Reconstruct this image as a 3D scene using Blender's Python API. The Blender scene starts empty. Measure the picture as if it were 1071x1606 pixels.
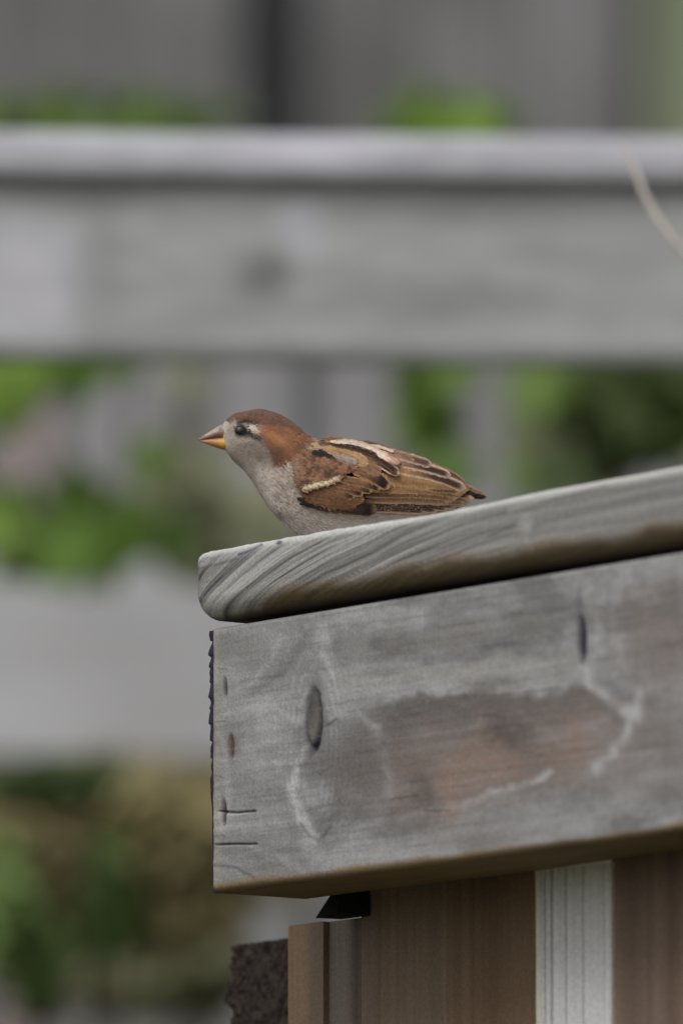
import bpy, math, random
import numpy as np
from mathutils import Vector, Matrix

random.seed(7)
RNG = np.random.default_rng(11)
SC = bpy.context.scene
COL = SC.collection

# ------------------------------------------------------------------ camera, world, sun, exposure
IMG_W, IMG_H = 1071.0, 1606.0
FPX = 20500.0
HOR = 3400.0
PITCH = math.atan((HOR - IMG_H / 2) / FPX)
CAM = np.array([0.0, 0.0, 0.90])
cam_data = bpy.data.cameras.new('camera')
cam = bpy.data.objects.new('camera', cam_data)
COL.objects.link(cam)
cam.location = CAM
cam.rotation_euler = (math.pi / 2 + PITCH, 0, 0)
cam_data.sensor_fit = 'VERTICAL'
cam_data.sensor_height = 24.0
cam_data.sensor_width = 16.0
cam_data.lens = FPX / IMG_H * 24.0
cam_data.clip_start = 0.1
cam_data.clip_end = 500
cam_data.dof.use_dof = True
cam_data.dof.focus_distance = 6.83
cam_data.dof.aperture_fstop = 3.9
SC.camera = cam

world = bpy.data.worlds.new('World')
SC.world = world
world.use_nodes = True
wn = world.node_tree
wn.nodes.clear()
sky = wn.nodes.new('ShaderNodeTexSky')
sky.sky_type = 'NISHITA'
sky.sun_disc = False
SUN_EL, SUN_ROT = math.radians(52), math.radians(212)
sky.sun_elevation = SUN_EL
sky.sun_rotation = SUN_ROT
sky.dust_density = 3.0
hs = wn.nodes.new('ShaderNodeHueSaturation')
hs.inputs['Saturation'].default_value = 0.22        # overcast: a nearly grey sky
bg = wn.nodes.new('ShaderNodeBackground')
bg.inputs['Strength'].default_value = 0.12
wo = wn.nodes.new('ShaderNodeOutputWorld')
wn.links.new(sky.outputs[0], hs.inputs['Color'])
wn.links.new(hs.outputs[0], bg.inputs['Color'])
wn.links.new(bg.outputs[0], wo.inputs[0])

sd = bpy.data.lights.new('sun', 'SUN')
sun = bpy.data.objects.new('sun', sd)
COL.objects.link(sun)
sd.energy = 1.3
sd.angle = math.radians(34)
sd.color = (1.0, 0.98, 0.955)
# sun azimuth measured like the sky's rotation: 0 = +Y, clockwise
sdir = Vector((math.sin(SUN_ROT) * math.cos(SUN_EL), math.cos(SUN_ROT) * math.cos(SUN_EL), math.sin(SUN_EL)))
sun.rotation_euler = sdir.to_track_quat('Z', 'Y').to_euler()
sun.location = (0, 0, 20)

SC.view_settings.view_transform = 'Standard'
SC.view_settings.look = 'None'
SC.view_settings.exposure = 0.12
SC.view_settings.gamma = 1.0
SC.view_settings.use_curve_mapping = False
SC.render.engine = 'CYCLES'
SC.cycles.use_denoising = True

# ------------------------------------------------------------------ helpers
def lin(c):
    c = np.asarray(c, float) / 255.0
    return np.where(c <= 0.04045, c / 12.92, ((c + 0.055) / 1.055) ** 2.4)

cP, sP = math.cos(PITCH), math.sin(PITCH)
def P(x, y, Y):
    """world point seen at pixel (x, y) of the photograph at world depth Y (arrays allowed)"""
    x = np.asarray(x, float); y = np.asarray(y, float); Y = np.asarray(Y, float)
    v = (IMG_H / 2 - y) / FPX
    dx = (x - IMG_W / 2) / FPX
    dy = cP - v * sP
    dz = sP + v * cP
    k = Y / dy
    return np.stack(np.broadcast_arrays(CAM[0] + dx * k, CAM[1] + dy * k, CAM[2] + dz * k), -1)

def proj(p):
    p = np.asarray(p, float)
    X = p[..., 0] - CAM[0]; Y = p[..., 1] - CAM[1]; Z = p[..., 2] - CAM[2]
    w = Y * cP + Z * sP
    u = -Y * sP + Z * cP
    return IMG_W / 2 + FPX * X / w, IMG_H / 2 - FPX * u / w

def hash2(ix, iy, seed):
    n = (ix.astype(np.int64) * 374761393 + iy.astype(np.int64) * 668265263 + seed * 974711) & 0x7fffffff
    n = ((n ^ (n >> 13)) * 1274126177) & 0x7fffffff
    n = (n ^ (n >> 16)) & 0xffff
    return n / 65535.0

def vnoise(x, y, seed=0):
    x = np.asarray(x, float); y = np.asarray(y, float)
    x, y = np.broadcast_arrays(x, y)
    ix = np.floor(x); iy = np.floor(y)
    fx = x - ix; fy = y - iy
    fx = fx * fx * (3 - 2 * fx); fy = fy * fy * (3 - 2 * fy)
    a = hash2(ix, iy, seed); b = hash2(ix + 1, iy, seed)
    c = hash2(ix, iy + 1, seed); d = hash2(ix + 1, iy + 1, seed)
    return (a * (1 - fx) + b * fx) * (1 - fy) + (c * (1 - fx) + d * fx) * fy

def fbm(x, y, seed=0, octv=4, gain=0.5):
    s = 0; a = 1; t = 0
    for i in range(octv):
        s = s + a * vnoise(np.asarray(x) * 2 ** i, np.asarray(y) * 2 ** i, seed + i * 17)
        t += a; a *= gain
    return s / t            # 0..1

def sstep(e0, e1, x):
    t = np.clip((np.asarray(x, float) - e0) / (e1 - e0), 0, 1)
    return t * t * (3 - 2 * t)

def mixc(base, col, m):
    m = np.clip(m, 0, 1)[..., None]
    return base * (1 - m) + np.asarray(col) * m

def seg_dist(px, py, pts):
    d = np.full(np.shape(px), 1e9)
    for (x0, y0), (x1, y1) in zip(pts[:-1], pts[1:]):
        vx, vy = x1 - x0, y1 - y0
        t = np.clip(((px - x0) * vx + (py - y0) * vy) / (vx * vx + vy * vy + 1e-9), 0, 1)
        d = np.minimum(d, np.hypot(px - x0 - t * vx, py - y0 - t * vy))
    return d

def line(px, py, pts, w):
    return np.exp(-(seg_dist(px, py, pts) / w) ** 2)

def ell(px, py, cx, cy, rx, ry, rot=0.0, soft=0.35):
    c, s = math.cos(math.radians(rot)), math.sin(math.radians(rot))
    dx, dy = px - cx, py - cy
    r = np.sqrt(((dx * c + dy * s) / rx) ** 2 + ((-dx * s + dy * c) / ry) ** 2)
    return 1 - sstep(1 - soft, 1 + soft, r)

def inpoly(px, py, pts, soft):
    px = np.asarray(px, float); py = np.asarray(py, float)
    ins = np.zeros(px.shape, bool)
    n = len(pts)
    for i in range(n):
        x0, y0 = pts[i]; x1, y1 = pts[(i + 1) % n]
        cond = ((y0 > py) != (y1 > py)) & (px < (x1 - x0) * (py - y0) / ((y1 - y0) + 1e-9) + x0)
        ins ^= cond
    d = seg_dist(px, py, list(pts) + [pts[0]])
    sd_ = np.where(ins, d, -d)
    return sstep(-soft, soft, sd_)

def tag(o, label=None, cat=None, group=None, kind=None):
    if label: o['label'] = label
    if cat: o['category'] = cat
    if group: o['group'] = group
    if kind: o['kind'] = kind
    return o

def empty(name, loc, label=None, cat=None, group=None):
    o = bpy.data.objects.new(name, None)
    o.empty_display_size = 0.05
    o.location = loc
    COL.objects.link(o)
    return tag(o, label, cat, group)

def world_loc(o):
    v = np.array(o.location, float)
    while o.parent:
        o = o.parent
        v = v + np.array(o.location, float)
    return v

def mesh(name, verts, faces, mat, parent=None, colors=None, smooth=True, origin=None):
    """verts in world space; origin (world) becomes the object's location"""
    verts = np.asarray(verts, float)
    po = world_loc(parent) if parent else np.zeros(3)
    o_w = np.asarray(origin, float) if origin is not None else (po if parent else np.zeros(3))
    me = bpy.data.meshes.new(name)
    if isinstance(faces, np.ndarray):
        nf, k = faces.shape
        me.vertices.add(len(verts))
        me.vertices.foreach_set('co', (verts - o_w).astype(np.float32).ravel())
        me.loops.add(nf * k)
        me.loops.foreach_set('vertex_index', faces.astype(np.int32).ravel())
        me.polygons.add(nf)
        me.polygons.foreach_set('loop_start', np.arange(0, nf * k, k, dtype=np.int32))
        me.update(calc_edges=True)
        me.validate()
    else:
        me.from_pydata([tuple(v) for v in (verts - o_w)], [], faces)
        me.update()
    if smooth:
        me.polygons.foreach_set('use_smooth', [True] * len(me.polygons))
    if colors is not None:
        at = me.color_attributes.new('Col', 'FLOAT_COLOR', 'POINT')
        c = np.ones((len(verts), 4), np.float32)
        c[:, :3] = np.clip(colors, 0, 1)
        at.data.foreach_set('color', c.ravel())
    me.materials.append(mat)
    ob = bpy.data.objects.new(name, me)
    ob.location = o_w - po
    if parent: ob.parent = parent
    COL.objects.link(ob)
    return ob

def grid_faces(nu, nv, wrap_v=False):
    """faces of a grid with vertex index = i*nv + j"""
    i = np.arange(nu - 1)[:, None]
    j = np.arange(nv if wrap_v else nv - 1)[None, :]
    a = i * nv + j
    b = i * nv + (j + 1) % nv
    c = (i + 1) * nv + (j + 1) % nv
    d = (i + 1) * nv + j
    return np.stack([a, b, c, d], -1).reshape(-1, 4)

def box_verts(x0, x1, y0, y1, z0, z1):
    return [(x0, y0, z0), (x1, y0, z0), (x1, y1, z0), (x0, y1, z0),
            (x0, y0, z1), (x1, y0, z1), (x1, y1, z1), (x0, y1, z1)]
BOXF = [(3, 2, 1, 0), (4, 5, 6, 7), (0, 1, 5, 4), (1, 2, 6, 5), (2, 3, 7, 6), (3, 0, 4, 7)]

# ------------------------------------------------------------------ materials
def new_mat(name):
    m = bpy.data.materials.new(name)
    m.use_nodes = True
    nt = m.node_tree
    nt.nodes.clear()
    out = nt.nodes.new('ShaderNodeOutputMaterial')
    bs = nt.nodes.new('ShaderNodeBsdfPrincipled')
    nt.links.new(bs.outputs[0], out.inputs[0])
    return m, nt, bs

def vcol_mat(name, rough=0.8, spec=0.25, nscale=(400, 400, 400), namt=0.15, bump=0.2, bdist=0.0004, sheen=0.0):
    m, nt, bs = new_mat(name)
    N = nt.nodes.new
    at = N('ShaderNodeAttribute'); at.attribute_name = 'Col'
    tc = N('ShaderNodeTexCoord'); mp = N('ShaderNodeMapping'); mp.inputs['Scale'].default_value = nscale
    nz = N('ShaderNodeTexNoise'); nz.inputs['Scale'].default_value = 1.0; nz.inputs['Detail'].default_value = 4
    nt.links.new(tc.outputs['Object'], mp.inputs[0]); nt.links.new(mp.outputs[0], nz.inputs['Vector'])
    mr = N('ShaderNodeMapRange'); mr.inputs[1].default_value = 0.25; mr.inputs[2].default_value = 0.75
    mr.inputs[3].default_value = 1 - namt; mr.inputs[4].default_value = 1 + namt
    nt.links.new(nz.outputs[0], mr.inputs[0])
    mx = N('ShaderNodeVectorMath'); mx.operation = 'SCALE'
    nt.links.new(at.outputs['Color'], mx.inputs[0]); nt.links.new(mr.outputs[0], mx.inputs['Scale'])
    nt.links.new(mx.outputs[0], bs.inputs['Base Color'])
    bp = N('ShaderNodeBump'); bp.inputs['Strength'].default_value = bump; bp.inputs['Distance'].default_value = bdist
    nt.links.new(nz.outputs[0], bp.inputs['Height']); nt.links.new(bp.outputs[0], bs.inputs['Normal'])
    bs.inputs['Roughness'].default_value = rough
    bs.inputs['Specular IOR Level'].default_value = spec
    if sheen:
        bs.inputs['Sheen Weight'].default_value = sheen
    return m

def wood_mat(name, c1, c2, scale=(1, 1, 1), patch=2.5, rough=0.85, spot=None, rnd=0.12):
    """weathered timber: long grain, cloudy patches, small tone shift per piece"""
    m, nt, bs = new_mat(name)
    N = nt.nodes.new; L = nt.links.new
    tc = N('ShaderNodeTexCoord'); oi = N('ShaderNodeObjectInfo')
    ad = N('ShaderNodeVectorMath'); ad.operation = 'ADD'
    sc = N('ShaderNodeVectorMath'); sc.operation = 'SCALE'; sc.inputs[0].default_value = (13, 7, 5)
    L(oi.outputs['Random'], sc.inputs['Scale'])
    L(tc.outputs['Object'], ad.inputs[0]); L(sc.outputs[0], ad.inputs[1])
    mp = N('ShaderNodeMapping'); mp.inputs['Scale'].default_value = scale
    L(ad.outputs[0], mp.inputs[0])
    n1 = N('ShaderNodeTexNoise'); n1.inputs['Scale'].default_value = 1; n1.inputs['Detail'].default_value = 6
    L(mp.outputs[0], n1.inputs['Vector'])
    n2 = N('ShaderNodeTexNoise'); n2.inputs['Scale'].default_value = patch; n2.inputs['Detail'].default_value = 3
    L(ad.outputs[0], n2.inputs['Vector'])
    mm = N('ShaderNodeMath'); mm.operation = 'MULTIPLY_ADD'; mm.inputs[1].default_value = 0.45
    L(n1.outputs[0], mm.inputs[0])
    m2 = N('ShaderNodeMath'); m2.operation = 'MULTIPLY'; m2.inputs[1].default_value = 0.55
    L(n2.outputs[0], m2.inputs[0]); L(m2.outputs[0], mm.inputs[2])
    cr = N('ShaderNodeValToRGB')
    cr.color_ramp.elements[0].position = 0.34; cr.color_ramp.elements[1].position = 0.66
    cr.color_ramp.elements[0].color = (*lin(c1), 1); cr.color_ramp.elements[1].color = (*lin(c2), 1)
    L(mm.outputs[0], cr.inputs[0])
    mr = N('ShaderNodeMapRange'); mr.inputs[3].default_value = 1 - rnd; mr.inputs[4].default_value = 1 + rnd
    L(oi.outputs['Random'], mr.inputs[0])
    v = N('ShaderNodeVectorMath'); v.operation = 'SCALE'
    L(cr.outputs[0], v.inputs[0]); L(mr.outputs[0], v.inputs['Scale'])
    L(v.outputs[0], bs.inputs['Base Color'])
    bp = N('ShaderNodeBump'); bp.inputs['Strength'].default_value = 0.5; bp.inputs['Distance'].default_value = 0.002
    L(n1.outputs[0], bp.inputs['Height']); L(bp.outputs[0], bs.inputs['Normal'])
    bs.inputs['Roughness'].default_value = rough
    bs.inputs['Specular IOR Level'].default_value = 0.2
    return m

def leaf_mat(name, c1, c2):
    m, nt, bs = new_mat(name)
    N = nt.nodes.new; L = nt.links.new
    oi = N('ShaderNodeObjectInfo'); tc = N('ShaderNodeTexCoord')
    nz = N('ShaderNodeTexNoise'); nz.inputs['Scale'].default_value = 9; nz.inputs['Detail'].default_value = 3
    L(tc.outputs['Object'], nz.inputs['Vector'])
    ad = N('ShaderNodeMath'); ad.operation = 'MULTIPLY_ADD'; ad.inputs[1].default_value = 0.5; 
    m2 = N('ShaderNodeMath'); m2.operation = 'MULTIPLY'; m2.inputs[1].default_value = 0.5
    L(oi.outputs['Random'], m2.inputs[0]); L(nz.outputs[0], ad.inputs[0]); L(m2.outputs[0], ad.inputs[2])
    cr = N('ShaderNodeValToRGB')
    cr.color_ramp.elements[0].position = 0.2; cr.color_ramp.elements[1].position = 0.8
    cr.color_ramp.elements[0].color = (*lin(c1), 1); cr.color_ramp.elements[1].color = (*lin(c2), 1)
    L(ad.outputs[0], cr.inputs[0]); L(cr.outputs[0], bs.inputs['Base Color'])
    bs.inputs['Roughness'].default_value = 0.6
    bs.inputs['Specular IOR Level'].default_value = 0.3
    tr = N('ShaderNodeBsdfTranslucent'); L(cr.outputs[0], tr.inputs[0])
    ms = N('ShaderNodeMixShader'); ms.inputs[0].default_value = 0.2
    out = [n for n in nt.nodes if n.type == 'OUTPUT_MATERIAL'][0]
    L(bs.outputs[0], ms.inputs[1]); L(tr.outputs[0], ms.inputs[2]); L(ms.outputs[0], out.inputs[0])
    return m

M_WOOD = vcol_mat('weathered_timber', rough=0.85, spec=0.2, nscale=(700, 700, 700), namt=0.22, bump=0.6, bdist=0.0004)
M_PLUME = vcol_mat('plumage', rough=0.85, spec=0.12, nscale=(900, 900, 900), namt=0.12, bump=0.2, bdist=0.0002, sheen=0.05)
M_BEAK = vcol_mat('beak_horn', rough=0.42, spec=0.4, nscale=(500, 500, 500), namt=0.1, bump=0.15, bdist=0.0002)
M_BG_RAIL = wood_mat('grey_rail_timber', (112, 112, 110), (152, 151, 149), scale=(3, 30, 30))
M_BG_POST = wood_mat('grey_picket_timber', (122, 121, 122), (156, 154, 156), scale=(30, 30, 3))
M_FAR = wood_mat('far_fence_timber', (84, 83, 82), (134, 133, 134), scale=(20, 20, 2), patch=5, rnd=0.2)
M_FAR2 = wood_mat('far_fence_mossy_timber', (112, 120, 98), (132, 138, 116), scale=(20, 20, 2))
M_STEM = wood_mat('dry_stem', (150, 141, 136), (182, 172, 166), scale=(60, 60, 60))
M_BARK = wood_mat('shrub_bark', (62, 52, 42), (100, 88, 72), scale=(30, 30, 5))
M_LEAF = leaf_mat('leaf_fresh_green', (84, 116, 40), (124, 152, 60))
M_LEAF2 = leaf_mat('leaf_mid_green', (68, 94, 34), (104, 128, 52))
M_LEAFD = leaf_mat('leaf_dark_green', (52, 68, 36), (84, 98, 48))
M_LEAFO = leaf_mat('leaf_olive', (124, 126, 100), (156, 156, 122))
M_LEAFM = leaf_mat('leaf_muted_green', (88, 112, 58), (124, 144, 80))
M_LEAFY = leaf_mat('leaf_brown_olive', (132, 122, 84), (166, 154, 110))
m, nt, bs = new_mat('ground_grass_soil')
nz = nt.nodes.new('ShaderNodeTexNoise'); nz.inputs['Scale'].default_value = 3; nz.inputs['Detail'].default_value = 8
cr = nt.nodes.new('ShaderNodeValToRGB')
cr.color_ramp.elements[0].color = (0.045, 0.06, 0.02, 1); cr.color_ramp.elements[1].color = (0.10, 0.085, 0.05, 1)
nt.links.new(nz.outputs[0], cr.inputs[0]); nt.links.new(cr.outputs[0], bs.inputs['Base Color'])
bs.inputs['Roughness'].default_value = 0.95
M_GROUND = m
m, nt, bs = new_mat('eye_gloss')
bs.inputs['Base Color'].default_value = (0.006, 0.005, 0.005, 1); bs.inputs['Roughness'].default_value = 0.4
M_EYE = m

# ------------------------------------------------------------------ ground
g = mesh('ground', [(-200, -60, 0), (200, -60, 0), (200, 340, 0), (-200, 340, 0)], [(0, 1, 2, 3)], M_GROUND, smooth=False)
tag(g, kind='structure')

# ------------------------------------------------------------------ near railing frame
ANG = math.radians(36)
U = np.array([math.sin(ANG), -math.cos(ANG), 0.0])       # along the rail, towards the camera's right
Nn = np.array([math.cos(ANG), math.sin(ANG), 0.0])       # from the front face into the wood
Zv = np.array([0, 0, 1.0])
O = P(335, 1400, 6.80)
H_RIM = 0.1392
CAP_B = H_RIM + 0.0036
CAP_T = CAP_B + 0.0370
def R(t, n, h):
    t = np.asarray(t, float)[..., None]; n = np.asarray(n, float)[..., None]; h = np.asarray(h, float)[..., None]
    return O + t * U + n * Nn + h * Zv
def t_at(px, n, h=0.0):
    lo, hi = -0.5, 1.5
    for _ in range(50):
        mid = (lo + hi) / 2
        x, _y = proj(R(mid, n, h))
        if x < px: lo = mid
        else: hi = mid
    return (lo + hi) / 2

railing = empty('deck_railing', O + Nn * 0.03 - Zv * O[2], 'weathered grey timber deck railing with rounded cap board that the sparrow sits on', 'railing')

# ---- rim board (the broad grey face)
def rim_color(t, n, h, px, py, front):
    n1 = fbm(px / 60, py / 60, 21, 4); n2 = fbm(px / 60, py / 60, 22, 4)
    n3 = fbm(px / 16, py / 16, 23, 3); n4 = fbm(px / 16, py / 16, 24, 3)
    wx = px + 44 * (n1 - .5) + 22 * (n3 - .5); wy = py + 44 * (n2 - .5) + 22 * (n4 - .5)
    gy = py + .145 * (px - 335)                             # row along the board
    defl = 46 * np.exp(-((px - 492) / 46.) ** 2) * np.tanh((gy - 1155) / 40.) + 30 * np.exp(-((px - 911) / 50.) ** 2) * np.tanh((gy - 1090) / 40.)
    gv = gy - defl * np.exp(-(np.abs(gy - 1150) / 190.) ** 2) + 34 * (n1 - .5)
    gr = fbm(gv / 9., px / 110., 3, 4)                 # long grain bending round the knots
    gr2 = fbm(gv / 34., px / 260., 4, 3)
    fib = fbm(t * 420, h * 34, 5, 3)                   # cross fibre from the saw
    cloud = fbm(px / 70, py / 46, 8, 5)
    mott = fbm(px / 12, py / 9, 9, 4)
    c = np.ones(t.shape + (3,)) * lin((137, 136, 136))
    c = mixc(c, lin((160, 159, 160)), sstep(.50, .70, cloud) * .7)
    c = mixc(c, lin((108, 106, 105)), sstep(.50, .32, cloud) * .7)
    c = c * (1 + .16 * (gr - .5) + .34 * (gr2 - .5) + .16 * (fib - .5) + .42 * (mott - .5))[..., None]
    c = mixc(c, lin((152, 150, 149)), np.exp(-((px - 400) / 75.) ** 2) * .4)
    def blob(cx_, cy_, rx_, ry_, rot_, col_, a_, c):
        return mixc(c, lin(col_), ell(wx, wy, cx_, cy_, rx_, ry_, rot_, .85) * a_ * (.55 + 1.1 * mott))
    for b_ in [(590, 1185, 66, 72, 0, (96, 93, 93), .75), (640, 1130, 76, 30, -8, (92, 89, 88), .75), (770, 1104, 140, 20, -3, (92, 88, 86), .75), (560, 1290, 60, 26, 0, (118, 116, 116), .5), (900, 1105, 30, 26, 0, (104, 98, 96), .5), (850, 1120, 60, 22, -8, (106, 98, 92), .5),
               (775, 1185, 180, 64, -6, (122, 108, 101), .75), (670, 1250, 60, 46, -20, (118, 106, 99), .6),
               (765, 1195, 46, 42, -30, (140, 119, 105), .5), (702, 1240, 22, 50, 12, (144, 122, 108), .45), (905, 1155, 24, 50, 5, (137, 118, 106), .5), (640, 1215, 28, 26, 0, (134, 118, 108), .4),
               (855, 1185, 46, 24, -10, (128, 112, 103), .4), (800, 1150, 34, 24, 20, (86, 80, 79), .6), (652, 1240, 22, 32, -20, (92, 84, 82), .5), (560, 1250, 36, 34, 0, (104, 98, 96), .4),
               (1045, 1000, 80, 85, 0, (124, 113, 108), .6), (1025, 1180, 70, 56, 20, (120, 110, 106), .55), (760, 1318, 120, 26, -8, (118, 110, 107), .5), (955, 1230, 50, 22, -20, (110, 104, 102), .4),
               (720, 990, 160, 26, -8, (116, 112, 109), .55), (500, 1030, 60, 26, -12, (118, 115, 111), .4), (700, 1062, 180, 20, -5, (156, 153, 151), .7), (880, 1040, 60, 30, 0, (150, 148, 146), .5),
               (425, 1350, 66, 24, 15, (108, 105, 103), .55), (405, 1040, 50, 40, 0, (124, 121, 118), .35), (900, 1262, 130, 28, -10, (148, 147, 147), .4), (560, 1345, 140, 20, -8, (156, 154, 154), .4), (560, 1080, 40, 60, 0, (152, 149, 147), .4)]:
        c = blob(*b_, c)
    X2 = px + 13 * (n3 - .5); Y2 = py + 13 * (n4 - .5)
    brk_ = .55 + .75 * sstep(.35, .65, fbm(px / 22, py / 22, 35, 3))
    for pts, w, a in [
        ([(484, 1168), (464, 1200), (458, 1240), (470, 1285), (492, 1312)], 10, .85),
        ([(505, 985), (512, 1040), (525, 1090)], 13, .5),
        ([(440, 1000), (425, 1040), (385, 1075), (350, 1095)], 8, .35), ([(345, 1130), (352, 1180), (358, 1240), (352, 1300)], 8, .3), ([(590, 1140), (560, 1120), (520, 1125)], 8, .4), ([(980, 900), (960, 960), (975, 1030)], 9, .25), ([(395, 1330), (440, 1345), (490, 1372)], 6, .35),
        ([(360, 1118), (400, 1108), (450, 1118), (470, 1130)], 8, .5),
        ([(585, 1088), (700, 1080), (820, 1082), (890, 1072), (910, 1050)], 11, .42),
        ([(916, 1050), (930, 1078), (960, 1098), (990, 1118)], 10, .7),
        ([(998, 1080), (1002, 1100), (996, 1120)], 10, .7),
        ([(992, 1118), (985, 1150), (955, 1185), (935, 1208)], 10, .75),
        ([(730, 1262), (770, 1242), (815, 1232), (862, 1212)], 7, .75),
        ([(935, 960), (940, 1020), (925, 1045)], 12, .35),
        ([(590, 1145), (600, 1180), (612, 1245)], 12, .22),
        ([(520, 1300), (620, 1285), (720, 1262)], 9, .2),
        ([(480, 1320), (500, 1345), (560, 1360)], 14, .35),
        ([(330, 1395), (600, 1350), (1071, 1285)], 10, .22)]:
        c = mixc(c, lin((172, 170, 170)), line(X2, Y2, pts, w * .85) * a * brk_)
    ring = np.sqrt(((px - 492) / 34.) ** 2 + ((py - 1180) / 130.) ** 2) + .25 * (n1 - .5) + .1 * (n3 - .5)
    c = c * (1 + .10 * np.sin(ring * 26) * np.exp(-((ring - .9) / .7) ** 2) * sstep(.3, .6, mott))[..., None]
    X3 = px + 5 * (n3 - .5); Y3 = py + 5 * (n4 - .5)
    for pts, w, a in [
        ([(470, 1290), (486, 1313), (500, 1318), (520, 1296)], 2.6, .4),
        ([(508, 1290), (535, 1270), (528, 1230)], 5, .2),
        ([(480, 990), (455, 1045), (420, 1072), (395, 1085)], 7, .25),
        ([(336, 1356), (372, 1362), (392, 1372), (412, 1392)], 2.4, .5),
        ([(345, 1273), (372, 1275), (400, 1272)], 1.7, .75),
        ([(338, 1325), (375, 1322), (402, 1324)], 1.4, .6),
        ([(338, 1310), (352, 1311)], 1.4, .6),
        ([(340, 1132), (352, 1131)], 1.5, .6), ([(340, 1049), (356, 1050)], 1.6, .5), ([(340, 1217), (350, 1218)], 1.5, .5),
        ([(505, 1140), (526, 1130)], 2, .6),
        ([(612, 1254), (655, 1248)], 1.5, .5), ([(665, 1271), (705, 1271)], 1.4, .6), ([(760, 1122), (792, 1126)], 1.6, .5),
        ([(500, 1215), (520, 1200)], 1.5, .35), ([(560, 1180), (590, 1178)], 1.4, .3), ([(745, 1093), (880, 1078)], 2, .3)]:
        c = mixc(c, lin((58, 50, 50)), line(X3, Y3, pts, w) * a)
    # knots
    def knot(cx, cy, rx, ry, dark, inner, c, rimw=.28):
        r = np.sqrt(((px - cx + (py - cy) * .06) / rx) ** 2 + ((py - cy) / ry) ** 2) + .25 * (n3 - .5)
        c = mixc(c, lin((116, 112, 110)), np.exp(-((r - 1.25) / .3) ** 2) * .3)
        c = mixc(c, inner, 1 - sstep(.8, 1.0, r))
        return mixc(c, dark, np.exp(-((r - .9) / rimw) ** 2) * .85 * (.6 + .8 * n4))
    c = knot(492, 1130, 12, 49, lin((52, 47, 56)), lin((108, 105, 99)), c, .24)
    c = mixc(c, lin((66, 62, 66)), ell(px, py, 489, 1108, 8, 26, 0, .6) * .55)
    c = mixc(c, lin((48, 38, 62)), ell(px, py, 911, 1005, 7, 34, 0, .45) * .95)
    c = mixc(c, lin((92, 84, 96)), ell(px, py, 908, 944, 6, 24, 0, .5) * .5)
    # nail bleeds on the left
    for (x, y, rx, ry, a) in [(353, 1079, 3, 15, .8), (363, 1172, 4.5, 19, .9), (351, 1276, 4, 20, .85)]:
        c = mixc(c, lin((52, 36, 36)), ell(px, py, x, y, rx, ry, 0, .6) * a)
    c = mixc(c, lin((120, 100, 90)), ell(px, py, 366, 1170, 12, 14, 0, .8) * .4)
    # yellowish left arris
    c = mixc(c, lin((160, 152, 130)), np.exp(-((px - 341) / 4.) ** 2) * .35 * front)
    return c

NH = 300
h_f = np.linspace(0.0035, H_RIM - 0.002, NH)
prof = []
for a in np.linspace(90, 0, 7)[:-1]:                       # lower front arris
    prof.append((0.0035 - 0.0035 * math.cos(math.radians(90 - a)) * 1.0 if False else 0.0035 * (1 - math.cos(math.radians(a))) if False else 0.0035 * (1 - math.sin(math.radians(90 - a))), 0.0035 * (1 - math.sin(math.radians(a)))))
prof = [(n, h) for n, h in prof]
for h in h_f: prof.append((0.0, h))
prof.append((0.0007, H_RIM - 0.0007)); prof.append((0.002, H_RIM))
prof += [(0.030, H_RIM), (0.060, H_RIM), (0.062, H_RIM - .002), (0.062, 0.07), (0.062, 0.002), (0.060, 0.0)]
for n in np.linspace(0.055, 0.005, 9): prof.append((n, 0.0))
prof = np.array(prof)
ts = np.concatenate([np.linspace(0, 0.46, 560), np.linspace(0.47, 1.9, 60)])
T, Np = np.meshgrid(ts, prof[:, 0], indexing='ij'); _, Hp = np.meshgrid(ts, prof[:, 1], indexing='ij')
front = (Np < 0.001) & (Hp > 0.003)
pts0 = R(T, Np, Hp)
px, py = proj(pts0)
dep = 0.0005 * (fbm(T * 700, Hp * 60, 5, 3) - .5) + 0.0006 * (fbm(T * 14, Hp * 260, 3, 4) - .5)
dep += 0.0012 * (line(px, py, [(345, 1273), (372, 1275), (400, 1272)], 2) + line(px, py, [(338, 1325), (402, 1324)], 1.6)
                 + ell(px, py, 911, 1005, 7, 34) * 2 + ell(px, py, 353, 1079, 3, 15) + ell(px, py, 363, 1172, 4, 19) + ell(px, py, 351, 1276, 4, 20))
kr = np.sqrt(((px - 492) / 12) ** 2 + ((py - 1130) / 49) ** 2)
dep += 0.0016 * np.exp(-((kr - .92) / .15) ** 2) - 0.0006 * (kr < .8)
Hw = Hp + np.where(Hp < 0.02, 0.0016 * (fbm(T * 9, T * 0, 41, 3) - .5) * 2, 0)
pts1 = R(T, Np + np.where(front, dep, 0), Hw)
colr = rim_color(T, Np, Hp, px, py, front)
und = lin((122, 104, 78)) * (0.8 + .5 * fbm(T * 30, Np * 300, 51, 3))[..., None]
wane = sstep(0.006, 0.0015, Hp + 0.004 * (fbm(T * 40, T * 0, 43, 3) - .5))
colr = mixc(colr, und, np.where(Np < 0.03, wane, 1.0 * (Hp < .01)))
colr = np.where(((Np >= 0.003) & (Hp < 0.001))[..., None], und, colr)
nt_, nv_ = T.shape
V = pts1.reshape(-1, 3); F = grid_faces(nt_, nv_, True)
rim = mesh('rim_board', V, F[:, ::-1].copy(), M_WOOD, railing, colr.reshape(-1, 3))
rim['label'] = 'broad grey board with two dark knots and a brown stain'
# end grain closing the rim
endc = R(np.zeros(nv_), prof[:, 0], prof[:, 1])
cen = R(0.0, 0.031, 0.07)
mesh('end_grain', np.vstack([endc, cen[None]]), [(i, (i + 1) % nv_, nv_) for i in range(nv_)], M_WOOD, railing, np.tile(lin((70, 60, 55)), (nv_ + 1, 1)), smooth=False)

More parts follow.
